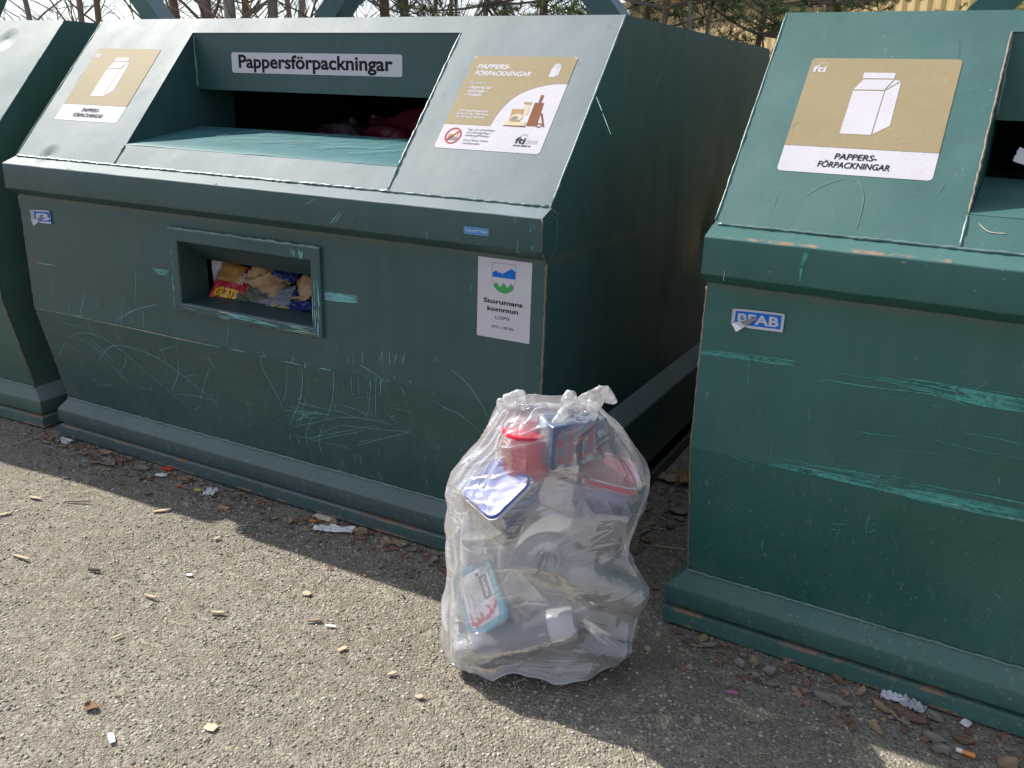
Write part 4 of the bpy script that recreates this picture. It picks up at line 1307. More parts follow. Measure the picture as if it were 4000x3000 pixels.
# 10 turquoise-lidded box with its paper label
ex = bdir((.752, -.171, .637)).normalized(); ey = bdir((-.329, .74, .587)).normalized()
Ft = frame3(ex, ey)
nt_ = Ft[2]
if nt_.dot(BWV) > 0: print('check turquoise normal')
c = bw(-.151, -.094, .222)
it = Item('food_container', c - nt_ * .03, 'turquoise lidded food box with a white paper label at the left of the bag', 'food container')
HX, HY, RC = .068, .092, .026
mb = MB(); rr_prism(mb, c, Ft, [(-.010, HX, HY, RC), (-.002, HX + .001, HY + .001, RC), (.002, HX - .002, HY - .002, RC), (.0025, HX - .008, HY - .008, RC - .005), (.0005, HX - .011, HY - .011, RC - .006), (.0015, HX - .014, HY - .014, RC - .006), (-.001, HX - .017, HY - .017, RC - .008)], cap0=False)
lid = it.part('lid', mb, PL['turq'], smooth=True, angle=35)
d = Decal(lambda s, t, l: c + Ft[0] * ((s - .5) * 2 * (HX - .019)) + Ft[1] * ((t - .5) * 2 * (HY - .019)) + nt_ * (-.0006 + l))
d.rrect(0, 0, 1, 1, .10, 'white', .0006, .15)
cw = lambda x, y: (x, y)
d.poly([(.66, .84), (.93, .84), (.93, .40), (.66, .40)], 'black', .0010)
rt = lambda px, py: (.70 + py, .81 - px)      # text running down the label
d.text('GastroMax', 0, .38, .06, .10, 'white', .0014, 0, .035, rt)
d.text('by Orthex', .0, .17, -.015, .045, 'white', .0014, 0, 0, rt)
rdl = random.Random(4)
for i in range(12):
    x = .60 - i * .042 if i < 5 else .36 - (i - 5) * .035
    y0_ = .86 if i < 5 else .84
    l = .52 * rdl.uniform(.8, 1) if i < 9 else .3
    y = y0_
    while y > y0_ - l:
        wl = rdl.uniform(.02, .06)
        d.poly([(x, y), (x + .016, y), (x + .016, y - wl), (x, y - wl)], 'grey', .0010); y -= wl + .012
for i in range(7):
    d.poly([(.12, .80 - i * .06), (.17, .80 - i * .06), (.17, .765 - i * .06), (.12, .765 - i * .06)], 'grey', .0010)
d.poly([(.60, .93), (.70, .93), (.70, .87), (.60, .87)], 'black', .0010); d.ring(.80, .90, .045, .03, .01, 'grey', .0010, 14)
for px, py, r in ((.1, .10, .05), (.2, .06, .06), (.32, .08, .05), (.42, .10, .07), (.55, .08, .05), (.65, .10, .06), (.78, .14, .07), (.90, .20, .05)):
    d.disc(px, py, r * 1.1, r * .72, 'red', .0010 + px * .0004, 12)
for pts in ([(.06, .30), (.10, .22), (.07, .12)], [(.40, .22), (.47, .18), (.44, .10)], [(.66, .28), (.75, .24), (.72, .14)], [(.92, .34), (.97, .27), (.90, .18)], [(.26, .17), (.31, .13), (.28, .08)]): d.line(catmull(pts, 4), .05, 'red', .0018)
for pts in ([(.06, .30), (.12, .33)], [(.66, .28), (.62, .31)]): d.line(pts, .02, 'green', .0020)
mb = d.mb; localize(mb, it.base)
mb.build('paper_label', PM, it.root)
mb = MB(); rr_prism(mb, c, Ft, [(-.009, HX - .003, HY - .003, RC), (-.055, HX - .009, HY - .009, RC), (-.058, HX - .014, HY - .014, RC - .004)], cap0=False)
it.part('tub', mb, PL['iceblue'], smooth=True, angle=50)
COLL.append(('box', c - nt_ * .027, Ft, (HX - .004, HY - .004, .027)))

# 11 smoke-grey bottle with white cap
a, b = bw(-.188, -.135, .092), bw(.098, -.150, .190)
d11 = b - a; it = Item('plastic_bottle', a, 'smoke grey cylindrical bottle with white ends lying low in the bag', 'bottle')
mb = MB(); lathe(mb, a, b, [(.10, .001), (.10, .040), (.13, .046), (.2, .047), (.62, .047), (.72, .046), (.80, .043), (.80, .001)], 32)
it.part('bottle', mb, PL['smoke'], smooth=True, angle=50)
mb = MB(); lathe(mb, a, b, [(-.04, .001), (-.04, .021), (.0, .024), (.09, .024), (.10, .026)], 24)
it.part('cap', mb, PL['white'], smooth=True, angle=50)
mb = MB(); lathe(mb, a, b, [(.80, .047), (.815, .049), (1.0, .043), (1.02, .040), (1.02, .001)], 32)
it.part('screw_lid', mb, PL['white'], smooth=True, angle=50)
# brand lettering round the shoulder
exb = d11.normalized(); side = -BWV; side = (side - exb * side.dot(exb)).normalized(); upb = exb.cross(side) * -1
d = Decal(lambda s, t, l: a + d11 * (.71 + .06 * s) + (side * math.cos(.55 - t * .7) + upb * math.sin(.55 - t * .7)) * (.0467 + l))
d.text('petra', 0, 1, .2, .28, 'white', .0006, 0, .03)
localize(d.mb, it.base); d.mb.build('lettering', PM, it.root)
COLL.append(('cap', a + d11 * .2, b - d11 * .08, .046)); COLL.append(('cap', a, a + d11 * .2, .022))

# 12-15 the rest at the bottom
def simple_tub(name, c, ex, ey, h, hx, hy, r, mat, label, cat, rim=None):
    F = frame3(bdir(ex), bdir(ey))
    it = Item(name, c, label, cat)
    mb = MB(); rr_prism(mb, c, F, tubprof(h, hx, hy, r, .86), cap0=False)
    it.part('tub', mb, mat, smooth=True, angle=50)
    mb = MB(); rr_prism(mb, c, F, [(.006, hx + .0005, hy + .0005, r), (.006, hx + .004, hy + .004, r + .002), (-.002, hx + .0045, hy + .0045, r + .002), (-.002, hx - .003, hy - .003, r)], cap0=False, cap1=False)
    it.part('rim', mb, rim or mat, smooth=True, angle=60)
    COLL.append(('box', c + F[2] * h * .5, F, (hx * .94, hy * .94, h * .46)))
    return it
simple_tub('plastic_tub', bw(.185, -.118, .128), (.95, .1, -.2), (.1, -.95, .5), .045, .058, .040, .02, PL['dark'], 'slate grey rounded lid low at the right of the bag', 'tub')
simple_tub('plastic_tub', bw(.075, -.098, .046), (1, 0, 0), (0, 1, 0), .075, .095, .055, .03, PL['frost'], 'wide frosted white tub lying at the bottom of the bag', 'tub')
simple_tub('plastic_tub', bw(-.150, -.070, .030), (1, .1, 0), (-.1, 1, 0), .095, .070, .055, .012, PL['white'], 'square white tub in the lower left corner of the bag', 'tub', PL['frost'])
simple_tub('plastic_tub', bw(.225, -.02, .02), (.8, .5, 0), (-.5, .8, 0), .15, .045, .04, .015, PL['white'], 'tall white tub in the lower right corner of the bag', 'tub')
simple_tub('plastic_tub', bw(-.06, .06, .10), (1, .1, 0), (-.1, 1, 0), .19, .10, .06, .03, PL['frost'], 'frosted tall tub at the back of the bag', 'tub')
simple_tub('plastic_tub', bw(.14, .06, .16), (1, .1, 0), (-.1, 1, 0), .16, .09, .06, .03, PL['frost'], 'frosted wide tub at the back of the bag near container wall', 'tub')

# ---- the film: rings shaped to the sack, then relaxed over the contents like cloth
LEFT = [(.0, -.205), (.012, -.226), (.04, -.240), (.07, -.250), (.13, -.259), (.19, -.261), (.225, -.254), (.27, -.253), (.325, -.252), (.38, -.254), (.425, -.252), (.458, -.249), (.49, -.252), (.528, -.246), (.578, -.215), (.638, -.166), (.692, -.138), (.725, -.118), (.742, -.100)]
RIGHT = [(.0, .205), (.012, .228), (.04, .252), (.082, .273), (.146, .291), (.198, .301), (.243, .289), (.299, .285), (.326, .266), (.345, .248), (.375, .252), (.403, .261), (.459, .283), (.514, .294), (.557, .296), (.594, .284), (.646, .247), (.693, .208), (.723, .172), (.742, .150)]
def prof(t, z): return np.interp(z, [a for a, _ in t], [b for _, b in t])
NTH = 190
knot = np.array([.064, -.048, .752])
zs = np.concatenate([np.linspace(.0, .742, 112)])
rows = []
for f in np.linspace(.02, .97, 16): rows.append(('bot', f))
for z in zs: rows.append(('side', z))
for f in np.linspace(.06, .985, 22): rows.append(('top', f))
th = np.linspace(0, 2 * np.pi, NTH, endpoint=False)
rg = np.random.default_rng(8)
def ringpts(z):
    l, r = prof(LEFT, z), prof(RIGHT, z)
    cu, a = (l + r) / 2, (r - l) / 2
    co = -.085 + .11 * z / .75
    bd = np.interp(z, [0, .03, .1, .3, .5, .65, .742], [.118, .130, .135, .135, .135, .115, .085])
    ct, st = np.cos(th), np.sin(th)
    e = .78 + .14 * max(0, 1 - z / .12)
    a = a + .008
    return np.stack([cu + a * np.sign(ct) * np.abs(ct) ** e, co - bd * np.sign(st) * np.abs(st) ** e, np.full(NTH, z)], 1)
X = []
for kind, f in rows:
    if kind == 'side': X.append(ringpts(f))
    elif kind == 'bot':
        p = ringpts(0.0); c0 = p.mean(0); q = c0 + (p - c0) * f; q[:, 2] = .004 * (1 - f); X.append(q)
    else:
        p = ringpts(.742)
        q = p + (knot - p) * f; q[:, 2] = .742 + (knot[2] - .742) * f ** 1.6 + .006 * np.sin(3 * th + 1) * np.sin(f * np.pi)
        X.append(q)
X = np.array(X)
# shallow initial folds: gathers under the knot, slack pleats elsewhere
NR = len(rows)
hh = np.arange(NR)[:, None] / NR
w1 = np.sin(th[None] * 17 + 6 * np.sin(hh * 9 + th[None] * 2)) * np.clip((hh - .55) / .4, 0, 1) * .007
nzv = np.zeros((NR, NTH))
for i in range(NR):
    for j in range(NTH):
        a = th[j]
        p = Vector((math.cos(a) * 2.0 + hh[i, 0] * 1.5, math.sin(a) * 2.0, hh[i, 0] * 4.2))
        q = Vector((math.cos(a) * 4.0, math.sin(a) * 4.0 + hh[i, 0] * 2, hh[i, 0] * 11))
        nzv[i, j] = .010 * noise.noise(p) + .007 * (abs(noise.noise(q)) * 2 - .5)
side_mask = np.clip((np.arange(NR) - 13) / 8.0, 0, 1)[:, None] * np.clip((NR - 6 - np.arange(NR)) / 14.0, 0, 1)[:, None]
ctr = X.mean(1, keepdims=True)
dirn = X - ctr; dirn[..., 2] = 0
dirn /= np.linalg.norm(dirn, axis=2, keepdims=True) + 1e-9
X += dirn * ((w1 + nzv) * side_mask)[..., None]
# the bottom sags between the things that stand on it
uc = X[..., 0]; front = np.clip(-(X[..., 1] + .06) / .08, 0, 1)
lift = .034 * np.exp(-((uc + .035) / .055) ** 2) + .012 * np.exp(-((uc - .19) / .03) ** 2) + .006 * np.sin(uc * 70)
X[..., 2] += np.maximum(lift, 0) * front * np.exp(-np.maximum(X[..., 2], 0) / .07)
X0 = X.copy()
Mb = np.array([[BU.x, BWV.x, 0], [BU.y, BWV.y, 0], [0, 0, 1]])
def tob(p): 
    q = np.array(p) - np.array(BC); return np.array([q @ np.array(BU), q @ np.array(BWV), q[2]])
CB = []
for cdef in COLL:
    if cdef[0] == 'box':
        Rm = np.stack([[v.dot(BU), v.dot(BWV), v.z] for v in cdef[2]])
        CB.append(('box', tob(cdef[1]), Rm, np.array(cdef[3])))
    else: CB.append(('cap', tob(cdef[1]), tob(cdef[2]), cdef[3]))
RD = .005
def collide(X):
    sh = X.shape; Pn = X.reshape(-1, 3)
    for cdef in CB:
        if cdef[0] == 'box':
            _, c, Rm, h = cdef
            h = h + RD
            q = (Pn - c) @ Rm.T
            pen = h - np.abs(q)
            ins = (pen > 0).all(1)
            if ins.any():
                qi = q[ins]; pi_ = pen[ins]
                ax = pi_.argmin(1)
                ii = np.arange(len(qi))
                sg = np.sign(qi[ii, ax]); sg[sg == 0] = 1
                qi[ii, ax] = sg * h[ax]
                Pn[ins] = qi @ Rm + c
        else:
            _, a, b, r = cdef
            d = b - a; t = np.clip(((Pn - a) @ d) / (d @ d), 0, 1)
            v = Pn - (a + t[:, None] * d); l = np.linalg.norm(v, axis=1)
            ins = l < r + RD
            if ins.any(): Pn[ins] += v[ins] / (l[ins, None] + 1e-9) * (r + RD - l[ins])[:, None]
    Pn[:, 2] = np.maximum(Pn[:, 2], .003)
    return Pn.reshape(sh)
def con(X, A, B, rest, kc, ks):
    """project one independent set of distance constraints"""
    d = X[B] - X[A]
    l = np.linalg.norm(d, axis=-1) + 1e-9
    k = np.where(l > rest, ks, kc)
    c = (d * ((l - rest) / l * k * .5)[..., None])
    X[A] += c; X[B] -= c
sl_ = slice
def sets():
    out = []
    R0 = np.arange(NR); T0 = np.arange(NTH)
    for di, dj, kc, ks in ((1, 0, .04, 1), (0, 1, .22, 1), (1, 1, .03, .4), (1, -1, .03, .4), (0, 2, .10, 0), (2, 0, .04, 0)):
        st = max(di, abs(dj))
        for par in range(2):
            for sub in range(st if (di == 2 or dj == 2) else 1):
                if di:
                    ri = np.array([r for r in R0 if ((r - sub) // di) % 2 == par and r + di < NR and (di == 1 or (r % di) == sub % di)])
                    A = np.ix_(ri, T0); Bi = (np.ix_(ri + di, T0)[0], np.ix_(ri + di, (T0 + dj) % NTH)[1])
                else:
                    tj = np.array([t for t in T0 if ((t - sub) // dj) % 2 == par and (dj == 1 or (t % dj) == sub % dj)])
                    A = np.ix_(R0, tj); Bi = np.ix_(R0, (tj + dj) % NTH)
                out.append((A, Bi, np.linalg.norm(X0[Bi] - X0[A], axis=-1) * (1.0 if max(di, abs(dj)) == 1 else 1.0), kc, ks))
    return out
SETS = sets()
Vv = np.zeros_like(X)
pinrow = np.zeros((NR, 1, 1)); pinrow[-3:] = 1
for itn in range(90):
    # inward suction and a little weight
    du = np.roll(X, -1, 1) - np.roll(X, 1, 1); dv = np.gradient(X, axis=0)
    nrm = np.cross(du, dv); nrm /= np.linalg.norm(nrm, axis=2, keepdims=True) + 1e-9
    if itn == 0: sgn = np.sign((nrm * dirn).sum(2).mean()) or 1
    Xp = X.copy()
    Vv = Vv * .9 - nrm * sgn * .00018
    X = X + Vv * (1 - pinrow)
    for _ in range(3):
        for A, Bi, rest, kc, ks in SETS: con(X, A, Bi, rest, kc, ks)
        X[-3:] = X0[-3:]
        off = X - X0; l = np.linalg.norm(off, axis=2, keepdims=True)
        lim = .019 + .012 * (np.sin(th) > .2)[None, :, None]
        X = X0 + off * np.minimum(1, lim / (l + 1e-9))
        X = collide(X)
    Vv = X - Xp
# take out grid-sized ripples, keep the broad folds
# keep only the movement across the sheet, smoothed, so that no grid ripples are left
du = np.roll(X0, -1, 1) - np.roll(X0, 1, 1); dv = np.gradient(X0, axis=0)
n0 = np.cross(du, dv); n0 /= np.linalg.norm(n0, axis=2, keepdims=True) + 1e-9
for _ in range(6):
    n0[1:-1] = .4 * n0[1:-1] + .15 * (np.roll(n0, 1, 1) + np.roll(n0, -1, 1))[1:-1] + .15 * (n0[2:] + n0[:-2])
    n0 /= np.linalg.norm(n0, axis=2, keepdims=True) + 1e-9
hgt = ((X - X0) * n0).sum(2)
def relax(h, k):
    s = h.copy()
    s[1:-1] = (1 - k) * h[1:-1] + k * .25 * (np.roll(h, 1, 1)[1:-1] + np.roll(h, -1, 1)[1:-1] + h[2:] + h[:-2])
    return s
for _ in range(6): hgt = relax(hgt, .7)
X = X0 + n0 * hgt[..., None]
RD = .011
X = collide(X)
hgt = ((X - X0) * n0).sum(2)
for _ in range(3): hgt = relax(hgt, .55)
X = X0 + n0 * hgt[..., None]
X[..., 2] = np.maximum(X[..., 2], .003)
# where the film lies against something it is clearer than where it stands free
def nearest(Pn):
    best = np.full(len(Pn), 1.0)
    for cdef in CB:
        if cdef[0] == 'box':
            _, c, Rm, h = cdef
            q = np.abs((Pn - c) @ Rm.T) - h
            d = np.linalg.norm(np.maximum(q, 0), axis=1) + np.minimum(q.max(1), 0)
        else:
            _, a, b, r = cdef
            d_ = b - a; t = np.clip(((Pn - a) @ d_) / (d_ @ d_), 0, 1)
            d = np.linalg.norm(Pn - (a + t[:, None] * d_), axis=1) - r
        best = np.minimum(best, d)
    return best
# refine the sheet, then press the sharp tension creases into it
UP = 3
def upsample(A):
    n, m = A.shape[:2]
    ti = np.arange(m * UP) / UP; i0 = np.floor(ti).astype(int); f = (ti - i0)[None, :, None]
    B = A[:, i0 % m] * (1 - f) + A[:, (i0 + 1) % m] * f
    rj = np.linspace(0, n - 1, (n - 1) * UP + 1); j0 = np.minimum(np.floor(rj).astype(int), n - 2); g = (rj - j0)[:, None, None]
    return B[j0] * (1 - g) + B[j0 + 1] * g
XU = upsample(X)
for _ in range(6):
    s = XU.copy(); s[1:-1] = .2 * XU[1:-1] + .2 * (np.roll(XU, 1, 1)[1:-1] + np.roll(XU, -1, 1)[1:-1] + XU[2:] + XU[:-2]); XU = s
du = np.roll(XU, -1, 1) - np.roll(XU, 1, 1); dv = np.gradient(XU, axis=0)
nu_ = np.cross(du, dv); nu_ /= np.linalg.norm(nu_, axis=2, keepdims=True) + 1e-9
nu_ *= np.sign((nu_[60:300] * (XU - XU.mean(1, keepdims=True))[60:300]).sum(2).mean())
CREASES = [(-0.191, 0.564, -0.07, 0.622), (-0.193, 0.543, -0.049, 0.605), (-0.187, 0.531, -0.048, 0.576), (-0.177, 0.513, -0.067, 0.535), (-0.162, 0.498, -0.087, 0.513), (-0.211, 0.599, -0.082, 0.685), (-0.18, 0.636, -0.072, 0.69), (-0.199, 0.61, -0.111, 0.658), (-0.161, 0.682, -0.093, 0.734), (-0.062, 0.685, 0.018, 0.721), (-0.115, 0.638, 0.022, 0.681), (0.15, 0.747, 0.021, 0.718), (0.15, 0.747, 0.037, 0.699), (0.15, 0.747, 0.067, 0.684), (0.15, 0.747, 0.106, 0.701), (-0.019, 0.595, 0.162, 0.576), (-0.009, 0.58, 0.173, 0.545), (0.023, 0.551, 0.179, 0.525), (0.029, 0.4, 0.132, 0.463), (0.049, 0.395, 0.178, 0.452), (0.06, 0.379, 0.221, 0.406), (0.028, 0.405, 0.098, 0.428), (-0.122, 0.331, 0.005, 0.364), (-0.174, 0.374, -0.002, 0.409), (0.061, 0.348, 0.264, 0.357), (-0.027, 0.248, 0.035, 0.245), (0.085, 0.263, 0.274, 0.285), (0.108, 0.209, 0.216, 0.12), (0.018, 0.146, 0.159, 0.118), (0.159, 0.118, 0.199, 0.05), (0.159, 0.112, 0.147, 0.048), (-0.187, 0.051, -0.105, 0.098), (-0.073, 0.066, 0.009, 0.113), (-0.222, 0.386, -0.176, 0.482), (-0.214, 0.209, -0.22, 0.116), (-0.068, 0.236, -0.017, 0.254), (0.118, 0.215, 0.182, 0.185), (-0.115, 0.447, -0.056, 0.36), (-0.176, 0.482, -0.2, 0.408), (0.188, 0.729, 0.242, 0.65), (0.164, 0.728, 0.234, 0.619), (0.024, 0.753, 0.053, 0.779), (-0.024, 0.737, 0.043, 0.774), (-0.053, 0.701, 0.034, 0.768), (0.093, 0.755, 0.063, 0.772), (0.134, 0.737, 0.073, 0.77), (-0.093, 0.729, 0.023, 0.778), (-0.117, 0.699, -0.035, 0.751)]
rc = random.Random(77)
for _ in range(75):
    z0 = rc.uniform(.05, .70); u0 = rc.uniform(-.24, .27); a_ = rc.choice([.35, .35, -.45, .9, -1.0, .1]) + rc.uniform(-.35, .35); l_ = rc.uniform(.03, .12)
    CREASES.append((u0, z0, u0 + l_ * math.cos(a_), z0 + l_ * math.sin(a_)))
hc = np.zeros(XU.shape[:2])
isf = np.clip(-(nu_[..., 1] - .25) / .3, 0, 1)
for i, (u0, z0, u1, z1) in enumerate(CREASES):
    dx, dz = u1 - u0, z1 - z0; l2 = dx * dx + dz * dz + 1e-9
    t = ((XU[..., 0] - u0) * dx + (XU[..., 2] - z0) * dz) / l2
    bow = rc.uniform(-.06, .06)
    d = ((XU[..., 0] - u0) * dz - (XU[..., 2] - z0) * dx) / math.sqrt(l2) + bow * math.sqrt(l2) * np.sin(np.pi * np.clip(t, 0, 1))
    fade = np.clip(t / .15, 0, 1) * np.clip((1 - t) / .3, 0, 1)
    wd = rc.uniform(.0022, .0042) * (1 if i < 48 else .8)
    am = rc.uniform(.0016, .0034) * (1 if i < 48 else .55)
    hc = np.maximum(hc, am * fade / (1 + (d / wd) ** 2) ** 1.5)
XU = XU + nu_ * (hc * isf)[..., None]
XU[..., 2] = np.maximum(XU[..., 2], .002)
NRU, NTU = XU.shape[:2]
vb = XU.reshape(-1, 3)
near = nearest(vb)
vw = vb @ Mb.T + np.array(BC)
base = np.array(bw(0, -.08, 0))
ii, jj = np.meshgrid(np.arange(NRU - 1), np.arange(NTU), indexing='ij')
ia = np.stack([ii * NTU + jj, ii * NTU + (jj + 1) % NTU, (ii + 1) * NTU + (jj + 1) % NTU, (ii + 1) * NTU + jj], 2).reshape(-1, 4)
me = bpy.data.meshes.new('film')
me.vertices.add(len(vw)); me.vertices.foreach_set('co', (vw - base).ravel())
me.loops.add(ia.size); me.loops.foreach_set('vertex_index', ia.ravel().astype(np.int32))
me.polygons.add(len(ia)); me.polygons.foreach_set('loop_start', np.arange(0, ia.size, 4, dtype=np.int32))
me.update(); me.validate()
at = me.attributes.new('contact', 'FLOAT', 'POINT')
at.data.foreach_set('value', np.clip(1 - (near - .006) / .016, 0, 1).astype(np.float32))
at = me.attributes.new('crease', 'FLOAT', 'POINT')
at.data.foreach_set('value', np.clip(hc * isf / .002, 0, 1).ravel().astype(np.float32))
uvl = me.uv_layers.new(name='sheet')
uu = (ia % NTU) / NTU; vv = (ia // NTU) / NRU
uu[:, 1:3] = np.where(uu[:, 1:3] < uu[:, :1], uu[:, 1:3] + 1, uu[:, 1:3])
uvl.data.foreach_set('uv', np.stack([uu, vv], 2).ravel())
me.polygons.foreach_set('use_smooth', [True] * len(me.polygons))

def film_mat(name='clear_film', op=.53):
    k = NT(name)
    v = k.coord()
    uv = k.coord((1, 1, 1), 'UV')
    # stretch creases: long thin folds across the sheet and fans below the knot
    m = k.n('ShaderNodeMapping'); m.inputs['Scale'].default_value = (1.7, 9, 1); m.inputs['Rotation'].default_value = (0, 0, R(27)); k.l(uv, m.inputs['Vector'])
    c1 = k.noise(m.outputs['Vector'], 2.2, 3, .5, .6)
    m2 = k.n('ShaderNodeMapping'); m2.inputs['Scale'].default_value = (2.4, 11, 1); m2.inputs['Rotation'].default_value = (0, 0, R(-36)); k.l(uv, m2.inputs['Vector'])
    c2 = k.noise(m2.outputs['Vector'], 2.0, 3, .5, .5)
    r1 = k.math('SUBTRACT', 1.0, k.math('MULTIPLY', k.math('ABSOLUTE', k.math('SUBTRACT', c1, .5)), 9.0), True)
    r2 = k.math('SUBTRACT', 1.0, k.math('MULTIPLY', k.math('ABSOLUTE', k.math('SUBTRACT', c2, .5)), 11.0), True)
    crk = k.noise(v, 55, 4, .6, .8)
    gate = k.ramp(k.noise(v, 7, 3), .42, .62)
    h = k.math('ADD', k.math('MULTIPLY', k.math('ADD', k.math('POWER', r1, 2.0), k.math('MULTIPLY', k.math('POWER', r2, 2.0), .7)), k.math('MULTIPLY', gate, .8)), k.math('MULTIPLY', crk, .09))
    bm = k.n('ShaderNodeBump'); bm.inputs['Strength'].default_value = .22; bm.inputs['Distance'].default_value = .006
    k.l(h, bm.inputs['Height'])
    N = bm.outputs['Normal']
    df = k.n('ShaderNodeBsdfDiffuse'); df.inputs['Color'].default_value = (.86, .85, .88, 1); k.l(N, df.inputs['Normal'])
    tl = k.n('ShaderNodeBsdfTranslucent'); tl.inputs['Color'].default_value = (.88, .87, .89, 1); k.l(N, tl.inputs['Normal'])
    b = k.n('ShaderNodeMixShader'); b.inputs[0].default_value = .55; k.l(df.outputs[0], b.inputs[1]); k.l(tl.outputs[0], b.inputs[2])
    tr = k.n('ShaderNodeBsdfTransparent'); tr.inputs['Color'].default_value = (.97, .97, .98, 1)
    lw = k.n('ShaderNodeLayerWeight'); lw.inputs['Blend'].default_value = .22; k.l(N, lw.inputs['Normal'])
    sz = k.n('ShaderNodeSeparateXYZ'); k.l(v, sz.inputs[0])
    cloudy = k.math('ADD', op, k.math('MULTIPLY', sz.outputs['Z'], -.26))
    ac = k.n('ShaderNodeAttribute'); ac.attribute_name = 'contact'; ae = k.n('ShaderNodeAttribute'); ae.attribute_name = 'crease'
    cloudy = k.math('SUBTRACT', cloudy, k.math('MULTIPLY', ac.outputs['Fac'], .14))
    cloudy = k.math('ADD', cloudy, k.math('MULTIPLY', ae.outputs['Fac'], .16))
    fac = k.math('ADD', cloudy, k.math('MULTIPLY', lw.outputs['Facing'], .24))
    fac = k.math('ADD', fac, k.math('MULTIPLY', k.math('MULTIPLY', k.math('MAXIMUM', r1, r2), gate), .10))
    fac = k.math('ADD', fac, k.math('MULTIPLY', k.math('SUBTRACT', k.noise(v, 9, 4), .5), .30), True)
    mx_ = k.n('ShaderNodeMixShader'); k.l(fac, mx_.inputs[0]); k.l(tr.outputs[0], mx_.inputs[1]); k.l(b.outputs[0], mx_.inputs[2])
    gl = k.n('ShaderNodeBsdfGlossy'); gl.inputs['Roughness'].default_value = .075; k.l(N, gl.inputs['Normal'])
    fr = k.n('ShaderNodeFresnel'); fr.inputs['IOR'].default_value = 1.5; k.l(N, fr.inputs['Normal'])
    m3 = k.n('ShaderNodeMixShader'); k.l(k.math('MULTIPLY', fr.outputs[0], .5, True), m3.inputs[0]); k.l(mx_.outputs[0], m3.inputs[1]); k.l(gl.outputs[0], m3.inputs[2])
    return k.done(m3)
FILM = film_mat()
me.materials.append(FILM)
me.update()
bag = bpy.data.objects.new('plastic_bag', me); COL.objects.link(bag); bag.location = base
tag(bag, 'clear knotted plastic bag bulging with empty plastic packaging, standing in front of the containers', 'plastic bag')

# knot and tied-off ends
def crumple(mb, path, widths, thick, seed, nu=44, nv=26):
    widths = [x * 1.0 for x in widths]
    C = catmull(path, max(2, nu // (len(path) - 1)))
    n = len(C); loops = []
    for i, p in enumerate(C):
        t = i / (n - 1)
        a = Vector(C[max(i - 1, 0)]); b = Vector(C[min(i + 1, n - 1)])
        d = (b - a).normalized(); sd = d.cross(BWV).normalized(); ud = sd.cross(d)
        wd = np.interp(t, np.linspace(0, 1, len(widths)), widths)
        lp = []
        for j in range(nv):
            aa = 2 * math.pi * j / nv
            q = Vector(p) + sd * wd * math.cos(aa) + ud * thick * math.sin(aa)
            nn = noise.noise_vector(q * 42 + Vector((seed, 0, 0))); n2 = noise.noise_vector(q * 95 + Vector((0, seed, 0)))
            n3 = 1 - abs(noise.noise(q * 60 + Vector((seed * 3, 0, 0)))) * 3
            lp.append(q + nn * wd * .30 + n2 * wd * .12 + (sd * math.cos(aa) + ud * math.sin(aa)) * n3 * wd * .10)
        loops.append(lp)
    mb.loft(loops, 0)
FILM2 = film_mat('bunched_film', .50)
mb = MB()
crumple(mb, [bw(.055, -.05, .738), bw(.070, -.05, .752), bw(.085, -.045, .752), bw(.115, -.04, .765), bw(.150, -.035, .780), bw(.172, -.032, .768), bw(.182, -.03, .764)], [.012, .010, .018, .026, .024, .012, .004], .012, 3)
crumple(mb, [bw(.070, -.05, .75), bw(.058, -.055, .762), bw(.066, -.05, .776), bw(.078, -.045, .775)], [.010, .016, .017, .008], .012, 9)
crumple(mb, [bw(.066, -.06, .752), bw(.048, -.075, .740), bw(.034, -.088, .724), bw(.026, -.095, .712)], [.012, .015, .013, .005], .010, 14)
localize(mb, base); mb.build('knot', FILM2, bag, smooth=True)
mb = MB()
crumple(mb, [bw(-.085, .02, .700), bw(-.083, .02, .720), bw(-.062, .02, .738), bw(-.045, .02, .728)], [.03, .034, .026, .012], .014, 21)
localize(mb, base); mb.build('loose_corner', FILM, bag, smooth=True)

# ================================================================ what lies in the containers
def crumpled_sheet(mb, c, ex, ey, sx, sy, amp, seed, n=18, thick=.004, mi=lambda s, t: 0, freq=5.0, warp=None):
    ex, ey, ez = frame3(ex, ey)
    top, bot = [], []
    for j in range(n + 1):
        for i in range(n + 1):
            s, t = i / n, j / n
            p = Vector((s * freq + seed, t * freq, seed * .37))
            h = abs(noise.noise(p)) * 1.6 - .3 + .5 * noise.noise(p * 2.3)
            q = Vector(c) + ex * (s - .5) * sx * (1 + .08 * noise.noise(p + Vector((9, 0, 0)))) + ey * (t - .5) * sy * (1 + .08 * noise.noise(p + Vector((0, 9, 0))))
            e = math.sin(math.pi * s) * math.sin(math.pi * t)
            if warp: q += warp(s, t)
            top.append(q + ez * (h * amp + thick * e)); bot.append(q + ez * (h * amp * .9 - thick * (e + .15)))
    b = len(mb.v); N = (n + 1)
    mb.v.extend([tuple(p) for p in top + bot])
    for j in range(n):
        for i in range(n):
            a = b + j * N + i
            m = mi((i + .5) / n, (j + .5) / n)
            mb.f.append((a, a + 1, a + N + 1, a + N)); mb.m.append(m)
            k = N * N
            mb.f.append((a + k, a + k + N, a + k + N + 1, a + k + 1)); mb.m.append(m)
    for i in range(n):
        k = N * N
        for a, a2 in ((b + i, b + i + 1), (b + n * N + i + 1, b + n * N + i), (b + (i + 1) * N, b + i * N), (b + i * N + n, b + (i + 1) * N + n)):
            mb.f.append((a, a + k, a2 + k, a2)); mb.m.append(0)
M['snack_yellow'] = plain('packet_yellow', (.72, .46, .02), .3, .5, .1)
